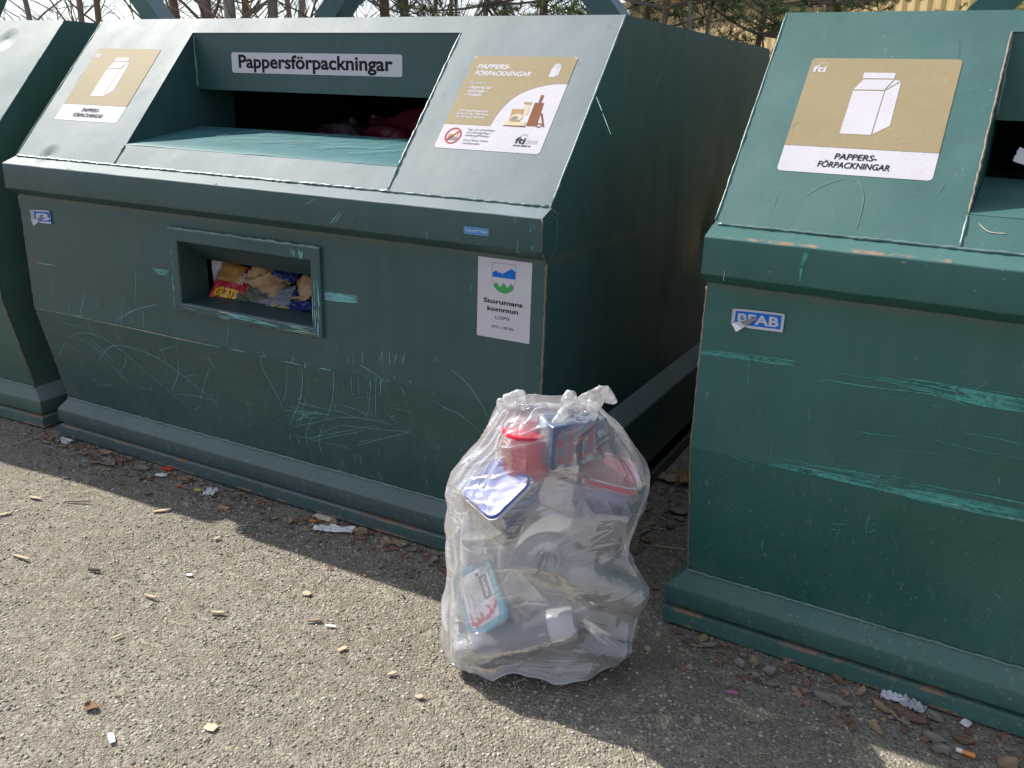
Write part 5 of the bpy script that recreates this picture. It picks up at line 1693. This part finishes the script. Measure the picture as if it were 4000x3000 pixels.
M['snack_red'] = plain('packet_red', (.40, .02, .035), .3, .5, .15)
M['snack_brown'] = plain('packet_brown', (.42, .21, .07), .35, .5, .35, 60)
M['navy'] = plain('navy_film', (.02, .03, .14), .25, .5, .3)
M['slate'] = plain('slate_card', (.14, .15, .20), .5, .4, .2)
M['olive'] = plain('olive_paper', (.10, .105, .075), .6, .3, .3)
M['paperwhite'] = plain('white_paper', (.66, .65, .66), .8, .2, .08)
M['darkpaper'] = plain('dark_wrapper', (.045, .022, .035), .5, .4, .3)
M['redbag'] = plain('red_carrier', (.13, .014, .024), .45, .5, .3)
GIN = 'waste lying inside the containers'
# snack packet in the hatch
def packmat(s, t):
    if s > .90 or t < .06: return 0
    if t > .52 and s < .68: return 2
    return 1
c = Vector((.962, .150, .792)); pex = Vector((1, .12, -.10)); pey = Vector((.22, .62, .75))
mb = MB(); crumpled_sheet(mb, c, pex, pey, .155, .155, .010, 2, 22, .010, packmat, 2.6)
root = tag(empty('snack_packet', c), 'red and yellow crumpled snack packet in the hatch of the container', 'packet', GIN)
localize(mb, c); mb.build('wrapper', [M['snack_yellow'], M['snack_red'], M['snack_brown']], root, smooth=True)
fx = frame3(pex, pey)
def pk(s, t, l):
    p = Vector((s * 2.6 + 2, t * 2.6, 2 * .37)); h = abs(noise.noise(p)) * 1.6 - .3 + .5 * noise.noise(p * 2.3); e = math.sin(math.pi * s) * math.sin(math.pi * t)
    return c + fx[0] * (s - .5) * .155 + fx[1] * (t - .5) * .155 + fx[2] * (h * .010 + .010 * e + .0025 + l)
d = Decal(pk)
d.text('GRIBTS', 0, .66, 0, .22, 'tan', 0, .2, .05, lambda x, y: (.10 + x, .12 + y))
d.text('Nutty', 0, .34, 0, .14, 'white', .0005, .2, .04, lambda x, y: (.66 + y * .9 + x * .30, .52 + x * .9 - y * .3))
localize(d.mb, c); PY = list(PM); PY[PI_['tan']] = M['snack_yellow']
d.mb.build('lettering', PY, root)
def waste(name, c, ex, ey, sx, sy, amp, seed, mat, label, cat, **k):
    mb = MB(); crumpled_sheet(mb, c, ex, ey, sx, sy, amp, seed, **k)
    return single(name, mb, mat, c, label, cat, GIN, smooth=True, angle=50)
waste('paper_bag', (1.115, .185, .838), (1, .1, -.35), (.1, .8, .6), .16, .15, .026, 5, M['kraft'], 'crumpled brown paper bag right of the snack packet in the hatch', 'paper bag', thick=.016, freq=2.8)
waste('paper_bag', (1.325, .17, .822), (1, .1, .25), (0, .8, .5), .17, .12, .028, 7, M['kraft'], 'brown paper bag squeezed against the right end of the hatch', 'paper bag', thick=.016, freq=2.6)
waste('blue_wrapper', (1.205, .16, .862), (1, .1, -.3), (.2, .5, .8), .10, .055, .018, 12, M['navy'], 'shiny navy blue wrapper under the top edge of the hatch', 'wrapper', thick=.008)
waste('grey_carton', (1.165, .135, .768), (1, .1, .25), (-.25, .7, .65), .17, .085, .010, 15, M['slate'], 'flattened slate grey carton at the bottom of the hatch', 'carton', thick=.006)
waste('dark_wrapper', (1.31, .135, .775), (1, .1, .1), (0, .6, .7), .12, .08, .022, 18, M['navy'], 'dark blue film in the lower right of the hatch', 'wrapper', thick=.008)
waste('olive_bag', (1.07, .17, .785), (1, .1, .1), (0, .8, .6), .18, .15, .020, 21, M['olive'], 'dull olive paper sack below the snack packet', 'paper sack', thick=.016)
waste('kraft_piece', (1.27, .128, .752), (1, .1, -.05), (0, .7, .4), .19, .035, .012, 24, M['kraft'], 'torn strip of brown card on the hatch floor', 'card')
waste('white_card', (.875, .20, .835), (.5, 1, 0), (0, .1, 1), .10, .14, .006, 27, M['paperwhite'], 'pale card standing at the left end of the hatch', 'card')
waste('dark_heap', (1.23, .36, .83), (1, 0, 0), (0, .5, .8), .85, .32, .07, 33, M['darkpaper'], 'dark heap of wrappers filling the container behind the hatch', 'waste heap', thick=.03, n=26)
waste('red_carrier_bag', (1.34, .80, 1.29), (1, .05, .03), (0, .8, .55), .62, .34, .05, 41, M['redbag'], 'dark red plastic bag heaped inside behind the long hopper slot', 'bag', thick=.07, n=40, freq=3.2)
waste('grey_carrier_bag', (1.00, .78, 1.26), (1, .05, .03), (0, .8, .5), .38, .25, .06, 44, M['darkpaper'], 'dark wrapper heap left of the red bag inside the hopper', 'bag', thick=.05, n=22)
def loc_r(x, y, z):
    a = -.0351; return Vector((2.7599 + math.cos(a) * x - math.sin(a) * y, -.0125 + math.sin(a) * x + math.cos(a) * y, z))
waste('white_card', loc_r(.66, .43, 1.372), (1, .1, -.35), (.2, .75, .6), .09, .05, .004, 51, M['paperwhite'], 'white folded card just inside the hopper of the right container', 'card', n=10)
waste('white_card', loc_r(.745, .42, 1.342), (1, .1, -.25), (.2, .75, .5), .06, .035, .004, 53, M['paperwhite'], 'small white paper scrap on the tray of the right container', 'paper', n=10)
waste('blue_wrapper', loc_r(.76, .52, 1.42), (1, .1, .3), (.2, .75, .6), .22, .14, .035, 56, M['navy'], 'dark blue bag in the hopper mouth of the right container', 'bag', thick=.02)

# ================================================================ litter on the ground
GL = 'litter along the foot of the containers'
def gz(x, y): return ground_h(x, y)
def leaf_mesh(mb, c, a, L_, Wd, curl, seed, lobes=0):
    rd = random.Random(seed)
    n, m = 9, 4
    ca, sa = math.cos(a), math.sin(a)
    rows = []
    for i in range(n + 1):
        t = i / n
        wd = Wd * (math.sin(math.pi * t ** .85) ** .8) * (1 + (.28 * math.sin(t * lobes * 6.28) if lobes else 0)) + .0006
        row = []
        for j in range(m + 1):
            s = j / m * 2 - 1
            x = (t - .5) * L_; y = s * wd * rd.uniform(.88, 1.08)
            z = .005 + curl * (s * s) * Wd + curl * .6 * (t - .5) ** 2 * L_ + .004 * noise.noise(Vector((t * 3 + seed, s * 2, 0)))
            row.append((c[0] + ca * x - sa * y, c[1] + sa * x + ca * y, c[2] + z))
        rows.append(row)
    top = [p for r in rows for p in r]; bot = [(p[0], p[1], p[2] - .0012) for p in top]
    N = m + 1; K = len(top); f = []
    for i in range(n):
        for j in range(m):
            q = i * N + j
            f.append((q, q + 1, q + N + 1, q + N)); f.append((K + q, K + q + N, K + q + N + 1, K + q + 1))
    for i in range(n):
        for q, q2 in ((i * N, (i + 1) * N), ((i + 1) * N + m, i * N + m)): f.append((q, q2, q2 + K, q + K))
    mb.add(top + bot, f)
LM = [plain('dry_leaf_grey', (.25, .215, .19), .8, .2, .2, 50), plain('dry_leaf_brown', (.20, .125, .08), .8, .2, .25, 50), plain('dry_leaf_tan', (.34, .25, .16), .8, .2, .2, 50), plain('dry_leaf_red', (.22, .12, .10), .8, .2, .2, 50)]
named_leaves = [
 ((3.219, -.07), .3, .10, .026, 0, 'large grey dead leaf lying before the right container'), ((3.405, -.037), .1, .085, .022, 3, 'reddish brown curled leaf beside the white paper scrap'), ((3.463, -.003), -.3, .05, .018, 0, 'small grey leaf against the rail of the right container'),
 ((3.466, -.09), .2, .055, .020, 0, 'grey leaf between the paper scrap and the cigarette end'), ((3.338, -.126), -.6, .05, .010, 2, 'narrow tan leaf at the sunlit edge of the right shadow'), ((3.629, -.092), 1.2, .06, .022, 2, 'broad tan leaf at the bottom right corner'),
 ((3.486, -.125), .9, .05, .02, 0, 'flat grey leaf left of the cigarette end'), ((3.53, -.06), .4, .05, .014, 1, 'brown twisted leaf above the cigarette end'), ((.369, -.027), .2, .11, .03, 0, 'largest grey leaf in the litter near the left end'),
 ((.39, .012), .5, .07, .026, 3, 'pinkish brown leaf against the rail near the left end'), ((.524, .008), .4, .08, .024, 0, 'pale ragged leaf left of the red scrap'), ((.756, .016), .2, .06, .02, 2, 'tan leaf above the small red scrap'),
 ((.30, -.02), .8, .06, .018, 1, 'brown curled leaf left of the largest grey leaf'), ((1.602, .05), .1, .05, .018, 2, 'light tan leaf right of the white paper strip'), ((1.585, -1.042), .5, .04, .015, 1, 'dark dead leaf alone on the sunlit gravel'),
 ((2.396, 1.051), .3, .12, .04, 2, 'tan leaf far back in the gap between the containers'), ((2.53, .794), .7, .09, .03, 0, 'pale leaf in the gap between the containers'), ((2.494, .515), .2, .05, .018, 3, 'reddish leaf beside the bag in the gap')]
for i, ((x, y), a, l, wd, mi, lb) in enumerate(named_leaves):
    mb = MB(); p = Vector((x, y, gz(x, y))); leaf_mesh(mb, p, a - .35, l, wd, .35, i + 3, 2 if i % 3 == 0 else 0)
    single('dry_leaf', mb, LM[mi], p, lb, 'leaf', 'dead leaves on the gravel', smooth=True)
rd = random.Random(21)
proto = []
for i in range(8):
    mb = MB(); leaf_mesh(mb, (0, 0, 0), 0, rd.uniform(.030, .06), rd.uniform(.008, .018), rd.uniform(.1, .6), 60 + i, i % 3)
    o = mb.build('dry_leaf', LM[i % 4], None, smooth=True); proto.append(o)
cnt = 0
for i in range(150):
    if i < 85: x = rd.uniform(-.1, 2.2); y = .055 - abs(rd.gauss(0, .055))
    elif i < 112: x = rd.uniform(2.38, 2.70); y = rd.uniform(.15, 1.7)
    else: x = rd.uniform(2.75, 3.75); y = .045 - abs(rd.gauss(0, .07))
    src = proto[i % 8]
    o = src if i < 8 else src.copy()
    if i >= 8: COL.objects.link(o)
    o.location = (x, y, gz(x, y) + .001); o.rotation_euler = (rd.uniform(-.3, .3), rd.uniform(-.3, .3), rd.uniform(0, 6.28))
    k = rd.uniform(.7, 1.15); o.scale = (k, k, k)
    tag(o, 'small dead leaf in the leaf litter collected along the container rails', 'leaf', 'small dead leaves along the rails')

def chip(name, x, y, a, l, wd, h, mat, label, cat, seed, grp='wood and bark chips on the gravel', tilt=.05):
    rdc = random.Random(seed)
    mb = MB()
    n = 6; loops = []
    for i in range(n + 1):
        t = i / n; ww = wd * (.55 + .45 * math.sin(math.pi * min(max(t, .06), .94))) * rdc.uniform(.8, 1.1)
        zz = .004 + h + tilt * l * (t - .5)
        loops.append([((t - .5) * l, s * ww / 2 + rdc.uniform(-.05, .05) * wd, zz + u * h / 2) for s, u in ((-1, -1), (1, -1), (1, 1), (-1, 1))])
    mb.loft(loops)
    o = mb.build(name, mat, None)
    o.location = (x, y, gz(x, y)); o.rotation_euler = (0, 0, a)
    return tag(o, label, cat, grp)
CH = plain('bleached_wood', (.42, .35, .25), .8, .2, .2, 60); BK = plain('grey_bark', (.24, .19, .145), .85, .2, .3, 60); DK = plain('dark_bark', (.06, .05, .045), .85, .2, .3, 60)
chip('wood_chip', .418, -.381, .1, .060, .013, .004, CH, 'long pale wood chip on the sunlit gravel near the left edge', 'wood chip', 1)
chip('wood_chip', .768, -.676, .05, .075, .010, .004, CH, 'thin pale splinter at the left edge of the sunlit gravel', 'wood chip', 2)
chip('bark_piece', 1.032, -.604, .3, .040, .012, .006, DK, 'small dark piece of bark on the sunlit gravel', 'bark', 3)
chip('white_scrap', 1.307, -.467, .2, .022, .014, .003, M['paperwhite'], 'tiny white scrap in the middle of the sunlit gravel', 'scrap', 4, GL)
chip('wood_chip', 1.701, -.364, -.2, .030, .022, .003, CH, 'squarish pale chip below the end of the shadow', 'wood chip', 5)
chip('white_scrap', 1.88, -.469, .3, .034, .009, .003, M['paperwhite'], 'white sliver on the gravel left of the bag', 'scrap', 6, GL)
chip('wood_chip', 1.552, -.584, .4, .040, .012, .005, CH, 'pale chip on the sunlit gravel left of the tan splinter', 'wood chip', 7)
chip('wood_chip', 1.821, -.47, .6, .036, .012, .005, BK, 'tan splinter touching the white sliver left of the bag', 'wood chip', 8)
chip('wood_chip', 1.978, -.539, 1.2, .026, .016, .003, plain('peach_chip', (.58, .38, .24), .8), 'peach coloured chip left of the lower part of the bag', 'wood chip', 9)
chip('card_square', 1.901, -.95, .1, .032, .026, .002, plain('card_tan', (.62, .47, .29), .8), 'square tan card scrap with a hole near the bottom edge', 'card', 10, GL)
chip('white_scrap', 1.723, -1.092, -.5, .040, .018, .003, M['paperwhite'], 'white oblong scrap at the bottom of the sunlit gravel', 'scrap', 11, GL)
chip('wood_chip', 1.209, -.253, 1.4, .026, .012, .004, CH, 'upright tan chip just in front of the shadow notch', 'wood chip', 12)
chip('wood_chip', 1.398, -.811, 1.3, .030, .007, .004, CH, 'thin straw coloured chip low on the sunlit gravel', 'wood chip', 13)
chip('wood_chip', 1.31, -.623, .1, .044, .010, .005, CH, 'pale stick right of the small dark bark piece', 'wood chip', 14)
chip('wood_chip', .44, -.521, 1.0, .05, .014, .003, CH, 'pale leaf shaped chip at the far left edge', 'wood chip', 15)
chip('wood_chip', .882, -.202, .8, .062, .016, .003, CH, 'large pale pointed chip straddling the shadow edge', 'wood chip', 16)
chip('wood_chip', 2.276, -.60, .3, .022, .016, .004, CH, 'small yellowish chip at the foot of the bag', 'wood chip', 17)
chip('wood_chip', 2.162, -.559, .9, .026, .012, .004, CH, 'yellowish splinter left of the foot of the bag', 'wood chip', 18)
chip('orange_scrap', 1.401, .02, .1, .030, .012, .004, plain('orange_card', (.55, .20, .05), .7), 'orange brown scrap left of the white paper strip', 'scrap', 19, GL)
chip('red_scrap', .618, .054, .15, .055, .020, .005, plain('red_scrap', (.60, .05, .03), .4), 'bright red plastic scrap against the rail', 'scrap', 20, GL)
chip('red_scrap', .777, -.027, .4, .022, .016, .003, plain('red_scrap_small', (.60, .07, .03), .4), 'small bright red scrap left of the crumpled tissue', 'scrap', 21, GL)
chip('yellow_scrap', .86, -.013, .0, .030, .016, .003, plain('yellow_scrap', (.60, .50, .10), .6), 'pale yellow scrap beside the crumpled tissue', 'scrap', 22, GL)
chip('twig', .576, -.32, .5, .09, .006, .005, BK, 'short grey twig at the shadow edge below the largest leaf', 'twig', 23)
chip('twig', 2.587, .504, .2, .10, .007, .005, CH, 'straw coloured stick in the gap right of the bag', 'twig', 24)
chip('twig', 2.485, .615, .1, .09, .004, .004, CH, 'thin pale straw in the gap behind the bag', 'twig', 25)
chip('pink_mark', 2.98, -.165, .3, .030, .014, .0015, plain('pink_scrap', (.50, .16, .28), .6), 'magenta scrap on the shaded gravel between bag and right container', 'scrap', 26, GL)
# paper scraps
def paper(name, x, y, a, sx, sy, amp, seed, mat, label, cat='paper', lift=.008):
    c = Vector((x, y, gz(x, y) + lift + amp * .4))
    mb = MB(); crumpled_sheet(mb, c, (math.cos(a), math.sin(a), .05), (-math.sin(a), math.cos(a), .08), sx, sy, amp, seed, 12, .002)
    return single(name, mb, mat, c, label, cat, GL, smooth=True, angle=60)
paper('paper_strip', 1.505, .006, .28, .15, .036, .008, 61, M['paperwhite'], 'long white paper strip lying against the rail of the middle container')
paper('card_piece', 1.417, .058, -.1, .085, .03, .006, 62, plain('pale_card', (.50, .42, .33), .8), 'pale brown card wedged under the rail behind the white strip', 'card')
paper('tissue', .927, -.011, .3, .045, .045, .020, 63, M['paperwhite'], 'crumpled white tissue ball in the litter before the middle container', 'tissue')
paper('white_scrap', .647, -.001, .2, .05, .02, .006, 64, M['paperwhite'], 'white paper scrap beneath the bright red scrap')
paper('paper_scrap', 3.364, .022, .1, .07, .03, .010, 65, plain('lilac_paper', (.55, .53, .60), .7), 'folded lilac white paper stuck under the rail of the right container')
paper('paper_scrap', 3.41, .007, -.3, .06, .035, .014, 66, plain('grey_tissue', (.40, .39, .42), .8), 'torn grey tissue hanging from under the right rail', 'tissue')
paper('white_scrap', 3.534, .013, 1.2, .026, .022, .004, 67, M['paperwhite'], 'round white scrap leaning on the right rail')
paper('paper_scrap', 2.47, 1.06, .4, .07, .10, .03, 68, M['kraft'], 'corrugated brown card sticking up in the gap beside the right container', 'card', .03)
# small white plastic tray
c = Vector((.034, .030, gz(.034, .03) + .004)); root = tag(empty('plastic_tray', c), 'small white plastic dish at the left corner of the middle container', 'dish', GL)
mb = MB(); rr_prism(mb, c, (V3(1, 0, 0), V3(0, 1, 0), V3(0, 0, 1)), [(.0, .018, .010, .004), (.016, .021, .013, .005), (.016, .020, .012, .005), (.002, .017, .009, .004)], cap1=True)
localize(mb, c); mb.build('dish', M['paperwhite'], root, smooth=True, angle=40)
for q, h_ in ((c + V3(.027, .004, .017), (.009, .006, .0012)), (c + V3(-.026, .006, .017), (.008, .005, .0012))):
    mb = MB(); mb.box(q, h_); localize(mb, c); mb.build('flap', M['paperwhite'], root)
# cigarette end
a_, b_ = Vector((3.516, -.1085, gz(3.516, -.1085) + .010)), Vector((3.558, -.111, gz(3.558, -.111) + .010))
root = tag(empty('cigarette_end', a_), 'orange and white cigarette end lying in the leaf litter at the lower right', 'cigarette end', GL)
mb = MB(); lathe(mb, a_, a_ + (b_ - a_) * .32, [(0, .0056), (.5, .0060), (1, .0058)], 14, cap0=True, cap1=True); localize(mb, a_); mb.build('paper', M['paperwhite'], root, smooth=True, angle=50)
mb = MB(); lathe(mb, a_ + (b_ - a_) * .32, b_, [(0, .0061), (.5, .0060), (1, .0062)], 14, cap0=True, cap1=True); localize(mb, a_); mb.build('filter', plain('filter_orange', (.68, .24, .05), .7), root, smooth=True, angle=50)

# pine needles and straws, uncountable
rg2 = np.random.default_rng(31)
mb = MB()
for i in range(2600):
    x = rg2.uniform(-.9, 4.2); y = -1.6 + 1.7 * rg2.random() ** .8
    if rg2.random() > .35 + .65 * max(0, 1 + y * .8) and rg2.random() > .4: continue
    a = rg2.uniform(0, 3.14); l = rg2.uniform(.012, .045); c_ = rg2.uniform(-.3, .3)
    z = gz(x, y) + rg2.uniform(.004, .009); wd = rg2.uniform(.0005, .0011)
    pts = [(x + math.cos(a + c_ * t) * l * t, y + math.sin(a + c_ * t) * l * t, z + .003 * math.sin(3 * t) * c_) for t in (0, .5, 1)]
    mb.tube(pts, wd, 3, int(rg2.integers(0, 3)), False)
o = mb.build('pine_needles', [plain('needle_tan', (.27, .19, .10), .7), plain('needle_straw', (.38, .29, .17), .7), plain('needle_brown', (.22, .12, .06), .7)])
tag(o, 'dry pine needles and straws strewn over the gravel', 'pine needles', kind='stuff')
mb = MB()
for i in range(900):
    r_ = rg2.random()
    if r_ < .55: x = rg2.uniform(-.3, 2.3); y = .06 - abs(rg2.normal(0, .10))
    elif r_ < .75: x = rg2.uniform(2.37, 2.71); y = rg2.uniform(.1, 2.0)
    else: x = rg2.uniform(2.7, 3.9); y = .05 - abs(rg2.normal(0, .11))
    z = gz(x, y) + .006; s = rg2.uniform(.004, .013); a = rg2.uniform(0, 6.28); t = rg2.uniform(-.6, .6)
    n = 5
    P0 = [Vector((x + s * math.cos(a + 2 * math.pi * k / n) * rg2.uniform(.4, 1.2), y + s * math.sin(a + 2 * math.pi * k / n) * rg2.uniform(.4, 1.2), z + t * s * math.cos(2 * math.pi * k / n))) for k in range(n)]
    mb.loft([P0, [p + Vector((0, 0, .0012)) for p in P0]], int(rg2.integers(0, 4)))
o = mb.build('leaf_litter', LM); tag(o, 'brown crumbs of dead leaves gathered along the containers', 'leaf litter', kind='stuff')

# ================================================================ behind the containers
BARK = [plain('grey_brown_bark', (.21, .175, .150), .9, .15, .4, 25, bump=.6), plain('red_brown_bark', (.19, .125, .095), .9, .15, .4, 25, bump=.6), plain('pale_bark', (.32, .29, .26), .9, .15, .35, 25, bump=.6)]
TWIG = plain('twig_bark', (.17, .135, .115), .9, .15, .3)
PALETWIG = plain('pale_twig', (.30, .24, .18), .9, .15, .3)
NEED = [plain('pine_needle_dark', (.07, .11, .035), .6, .3, .3), plain('pine_needle_light', (.17, .21, .07), .6, .3, .3)]
def grow(mbt, p, d, l, r, depth, rd, spread):
    n = 4; pts = [p]; q = p
    for i in range(n):
        d = (d + Vector((rd.uniform(-1, 1), rd.uniform(-1, 1), rd.uniform(-.6, .9))) * .16).normalized()
        q = q + d * l / n; pts.append(q)
    mbt.tube(pts, [r * (1 - .55 * i / n) for i in range(n + 1)], 4 if depth else 3, 0, False)
    if depth <= 0: return
    for i in range(3 if depth > 1 else 4):
        k = rd.randint(1, n)
        nd = (d + Vector((rd.uniform(-1, 1), rd.uniform(-1, 1), rd.uniform(-.5, .8))) * spread).normalized()
        grow(mbt, pts[k], nd, l * rd.uniform(.45, .75), r * .5, depth - 1, rd, spread)
def bare_tree(x, y, diam, h, bark, seed, label, lean=.05, twig=TWIG, nb=20):
    nb = int(nb * 1.5)
    rd = random.Random(seed)
    root = tag(empty('bare_tree', (x, y, 0)), label, 'tree', 'leafless trees behind the containers')
    lx, ly = rd.uniform(-lean, lean), rd.uniform(-lean, lean)
    cl = [Vector((lx * z + .05 * noise.noise(Vector((z * .7, seed, 0))), ly * z + .05 * noise.noise(Vector((z * .7, seed, 9))), z)) for z in [h * i / 22 for i in range(23)]]
    mb = MB()
    loops = []
    for i, c in enumerate(cl):
        r = diam / 2 * (1.18 - .95 * (i / 22)) * (1.25 if i == 0 else 1)
        loops.append([c + Vector((math.cos(a), math.sin(a), 0)) * r * (1 + .12 * noise.noise(Vector((math.cos(a) * 2, math.sin(a) * 2, i * .8 + seed)))) for a in [2 * math.pi * k / 10 for k in range(10)]])
    mb.loft(loops); mb.build('trunk', bark, root, smooth=True)
    mb = MB()
    for i in range(nb):
        t = rd.uniform(.16, .80); k = int(t * 21); p = cl[k]
        a = rd.uniform(0, 6.28)
        grow(mb, p, Vector((math.cos(a), math.sin(a), rd.uniform(.15, .9))).normalized(), rd.uniform(.5, 1.3) * (1.1 - .5 * t), diam * .13 * (1.15 - t) + .003, 2, rd, .9)
    mb.build('crown', twig, root)
    return root
TREES = [(-4.15, 3.3, .055, 5.2, 0, 'thin bare trunk farthest left in the gap of the left lifting frame', 18), (-3.55, 3.25, .062, 6, 1, 'slender brown trunk second from the left behind the left container', 18), (-5.37, 4.52, .07, 6.5, 0, 'grey trunk far behind the left container', 22),
 (-3.17, 4.02, .084, 7, 1, 'reddish trunk right of the left lifting arm', 16), (-2.70, 3.79, .11, 7, 0, 'thick grey trunk left of the multi stemmed clump', 16), (-2.28, 3.50, .093, 7, 2, 'pale grey trunk in the clump behind the hopper', 14), (-3.28, 4.62, .097, 7, 0, 'dark trunk hidden behind the clump', 16),
 (-3.56, 5.05, .087, 7, 1, 'brown trunk at the back of the clump', 16), (-2.07, 3.70, .093, 7, 0, 'thick grey trunk just left of the middle lifting arm', 16), (-2.68, 4.50, .073, 6, 2, 'pale leaning trunk left of the middle lifting arm', 18),
 (-1.34, 4.29, .081, 7, 1, 'reddish trunk right of the middle lifting arm', 14), (-2.40, 6.00, .073, 7, 0, 'grey trunk in the middle distance', 18), (-1.45, 4.83, .094, 7, 1, 'broad brown trunk behind the header sign', 14), (-1.91, 5.72, .055, 6, 0, 'thin grey trunk behind the header sign', 18),
 (-1.37, 5.47, .047, 5, 2, 'thin leaning stem right of the broad brown trunk', 22), (-5.0, 4.98, .064, 6, 0, 'slim trunk left of the left lifting arm', 20), (-3.17, 5.40, .064, 6, 2, 'pale slim trunk behind the middle lifting arm', 18), (.93, 5.43, .047, 4.5, 2, 'pale thin sapling against the ochre building', 24), (1.25, 5.0, .04, 4, 2, 'pale twiggy sapling beside the right container', 26), (-.75, 5.9, .06, 6, 0, 'thin trunk left of the pine', 20), (-1.0, 5.0, .035, 4, 0, 'grey twiggy sapling left of the pine', 26)]
for i, (x, y, dm, h, b, lb, nb) in enumerate(TREES):
    bare_tree(x, y, dm, h, BARK[b], 400 + i, lb, .07 if i % 3 else .16, PALETWIG if b == 2 else TWIG, nb)
def pine(x, y, diam, h, seed, label, z0=.9):
    rd = random.Random(seed)
    root = tag(empty('pine_tree', (x, y, 0)), label, 'pine tree', 'pines behind the containers')
    mb = MB(); mb.tube([(0.03 * math.sin(i), .02 * math.cos(i), h * i / 14) for i in range(15)], [diam / 2 * (1.2 - 1.05 * i / 14) for i in range(15)], 10); mb.build('trunk', BARK[1], root, smooth=True)
    mbb, mbn = MB(), MB()
    z = z0
    while z < h * .97:
        for k in range(rd.randint(4, 6)):
            a = rd.uniform(0, 6.28); l = (1.5 - z / h * 1.0) * rd.uniform(.7, 1.15)
            d = Vector((math.cos(a), math.sin(a), rd.uniform(-.15, .25)))
            P_ = [Vector((0, 0, z)) + d * l * t + Vector((0, 0, .15 * t * t * l - .05 * t)) + Vector((rd.uniform(-1, 1), rd.uniform(-1, 1), 0)) * .04 * t for t in (0, .25, .5, .75, 1)]
            mbb.tube(P_, [.014 * (1 - .7 * t) for t in (0, .25, .5, .75, 1)], 4, 0, False)
            for t in range(2, 5):
                for s in range(3):
                    e = P_[t] + Vector((rd.uniform(-1, 1), rd.uniform(-1, 1), rd.uniform(-.3, .7))) * .16
                    mbb.tube([P_[t], e], [.005, .003], 3, 0, False)
                    ax = (e - P_[t]).normalized()
                    for n_ in range(44):
                        c_ = P_[t].lerp(e, rd.uniform(.35, 1.1))
                        nd = (ax * .7 + Vector((rd.uniform(-1, 1), rd.uniform(-1, 1), rd.uniform(-1, 1)))).normalized()
                        w_ = nd.orthogonal().normalized() * .0032; ln = rd.uniform(.045, .085)
                        mbn.poly([c_ - w_, c_ + w_, c_ + nd * ln], rd.randint(0, 1))
        z += rd.uniform(.22, .34)
    mbb.build('branches', TWIG, root); mbn.build('crown', NEED, root)
pine(-.19, 4.98, .084, 5.5, 71, 'pine with a reddish trunk behind the middle of the right lifting arm')
pine(.25, 6.3, .08, 5.5, 75, 'small pine left of the ochre building', .7)
pine(1.0, 4.6, .07, 5, 77, 'pine whose branches hang before the ochre building wall', 1.1)
pine(2.09, 5.2, .093, 6, 72, 'pine behind the right container', 1.0)
pine(-.55, 4.6, .06, 4.8, 83, 'slim pine left of the right lifting arm', .7)
pine(.62, 5.2, .06, 4.6, 85, 'small pine just right of the right lifting arm', .6)
pine(1.5, 5.5, .06, 4.6, 87, 'young pine at the ochre wall beside the right container', .6)
pine(3.2, 5.6, .08, 5.5, 79, 'pine farthest right behind the right container', 1.0)

# ochre corrugated building
p0, p1 = Vector((-3.15, 14.6, 0)), Vector((6.2, 2.9, 0))
p1 = p0 + (Vector((3.33, 6.81, 0)) - p0) * 1.15
dv_ = (p1 - p0).normalized(); nv_ = Vector((dv_.y, -dv_.x, 0))
if nv_.dot(Vector((CAM.x, CAM.y, 0)) - p0) < 0: nv_ = -nv_
Lw = (p1 - p0).length; Hw = 3.0
root = tag(empty('building', p0), 'ochre building with corrugated walls behind the pines', 'building')
mb = MB(); N = int(Lw / .05); prf = []
for i in range(N + 1):
    ph = i % 4
    prf.append(Vector((0, 0, 0)) + dv_ * (i * Lw / N) + nv_ * (.025 if ph in (1, 2) else 0))
mb.loft([[q + Vector((0, 0, zz)) for q in prf] for zz in (0, Hw)], 0, False, False, closed=False)
back = -nv_ * 7
mb.poly([Vector((0, 0, 0)), back, back + V3(0, 0, Hw), V3(0, 0, Hw)]); mb.poly([dv_ * Lw, dv_ * Lw + back, dv_ * Lw + back + V3(0, 0, Hw), dv_ * Lw + V3(0, 0, Hw)]); mb.poly([back, back + dv_ * Lw, back + dv_ * Lw + V3(0, 0, Hw), back + V3(0, 0, Hw)])
mb.build('wall', plain('ochre_sheet', (.36, .275, .125), .6, .4, .12, 3), root)
mb = MB()
o0 = -dv_ * .4 + nv_ * .45; o1 = dv_ * (Lw + .4) + nv_ * .45; o2 = o1 - nv_ * 8; o3 = o0 - nv_ * 8
mb.loft([[q + V3(0, 0, Hw + .01) for q in (o0, o1, o2, o3)], [q + V3(0, 0, Hw + .20) for q in (o0, o1, o2, o3)], [q.lerp((o0 + o2) / 2, .35) + V3(0, 0, Hw + 1.1) for q in (o0, o1, o2, o3)]])
mb.build('roof', plain('white_fascia', (.62, .60, .60), .6), root)
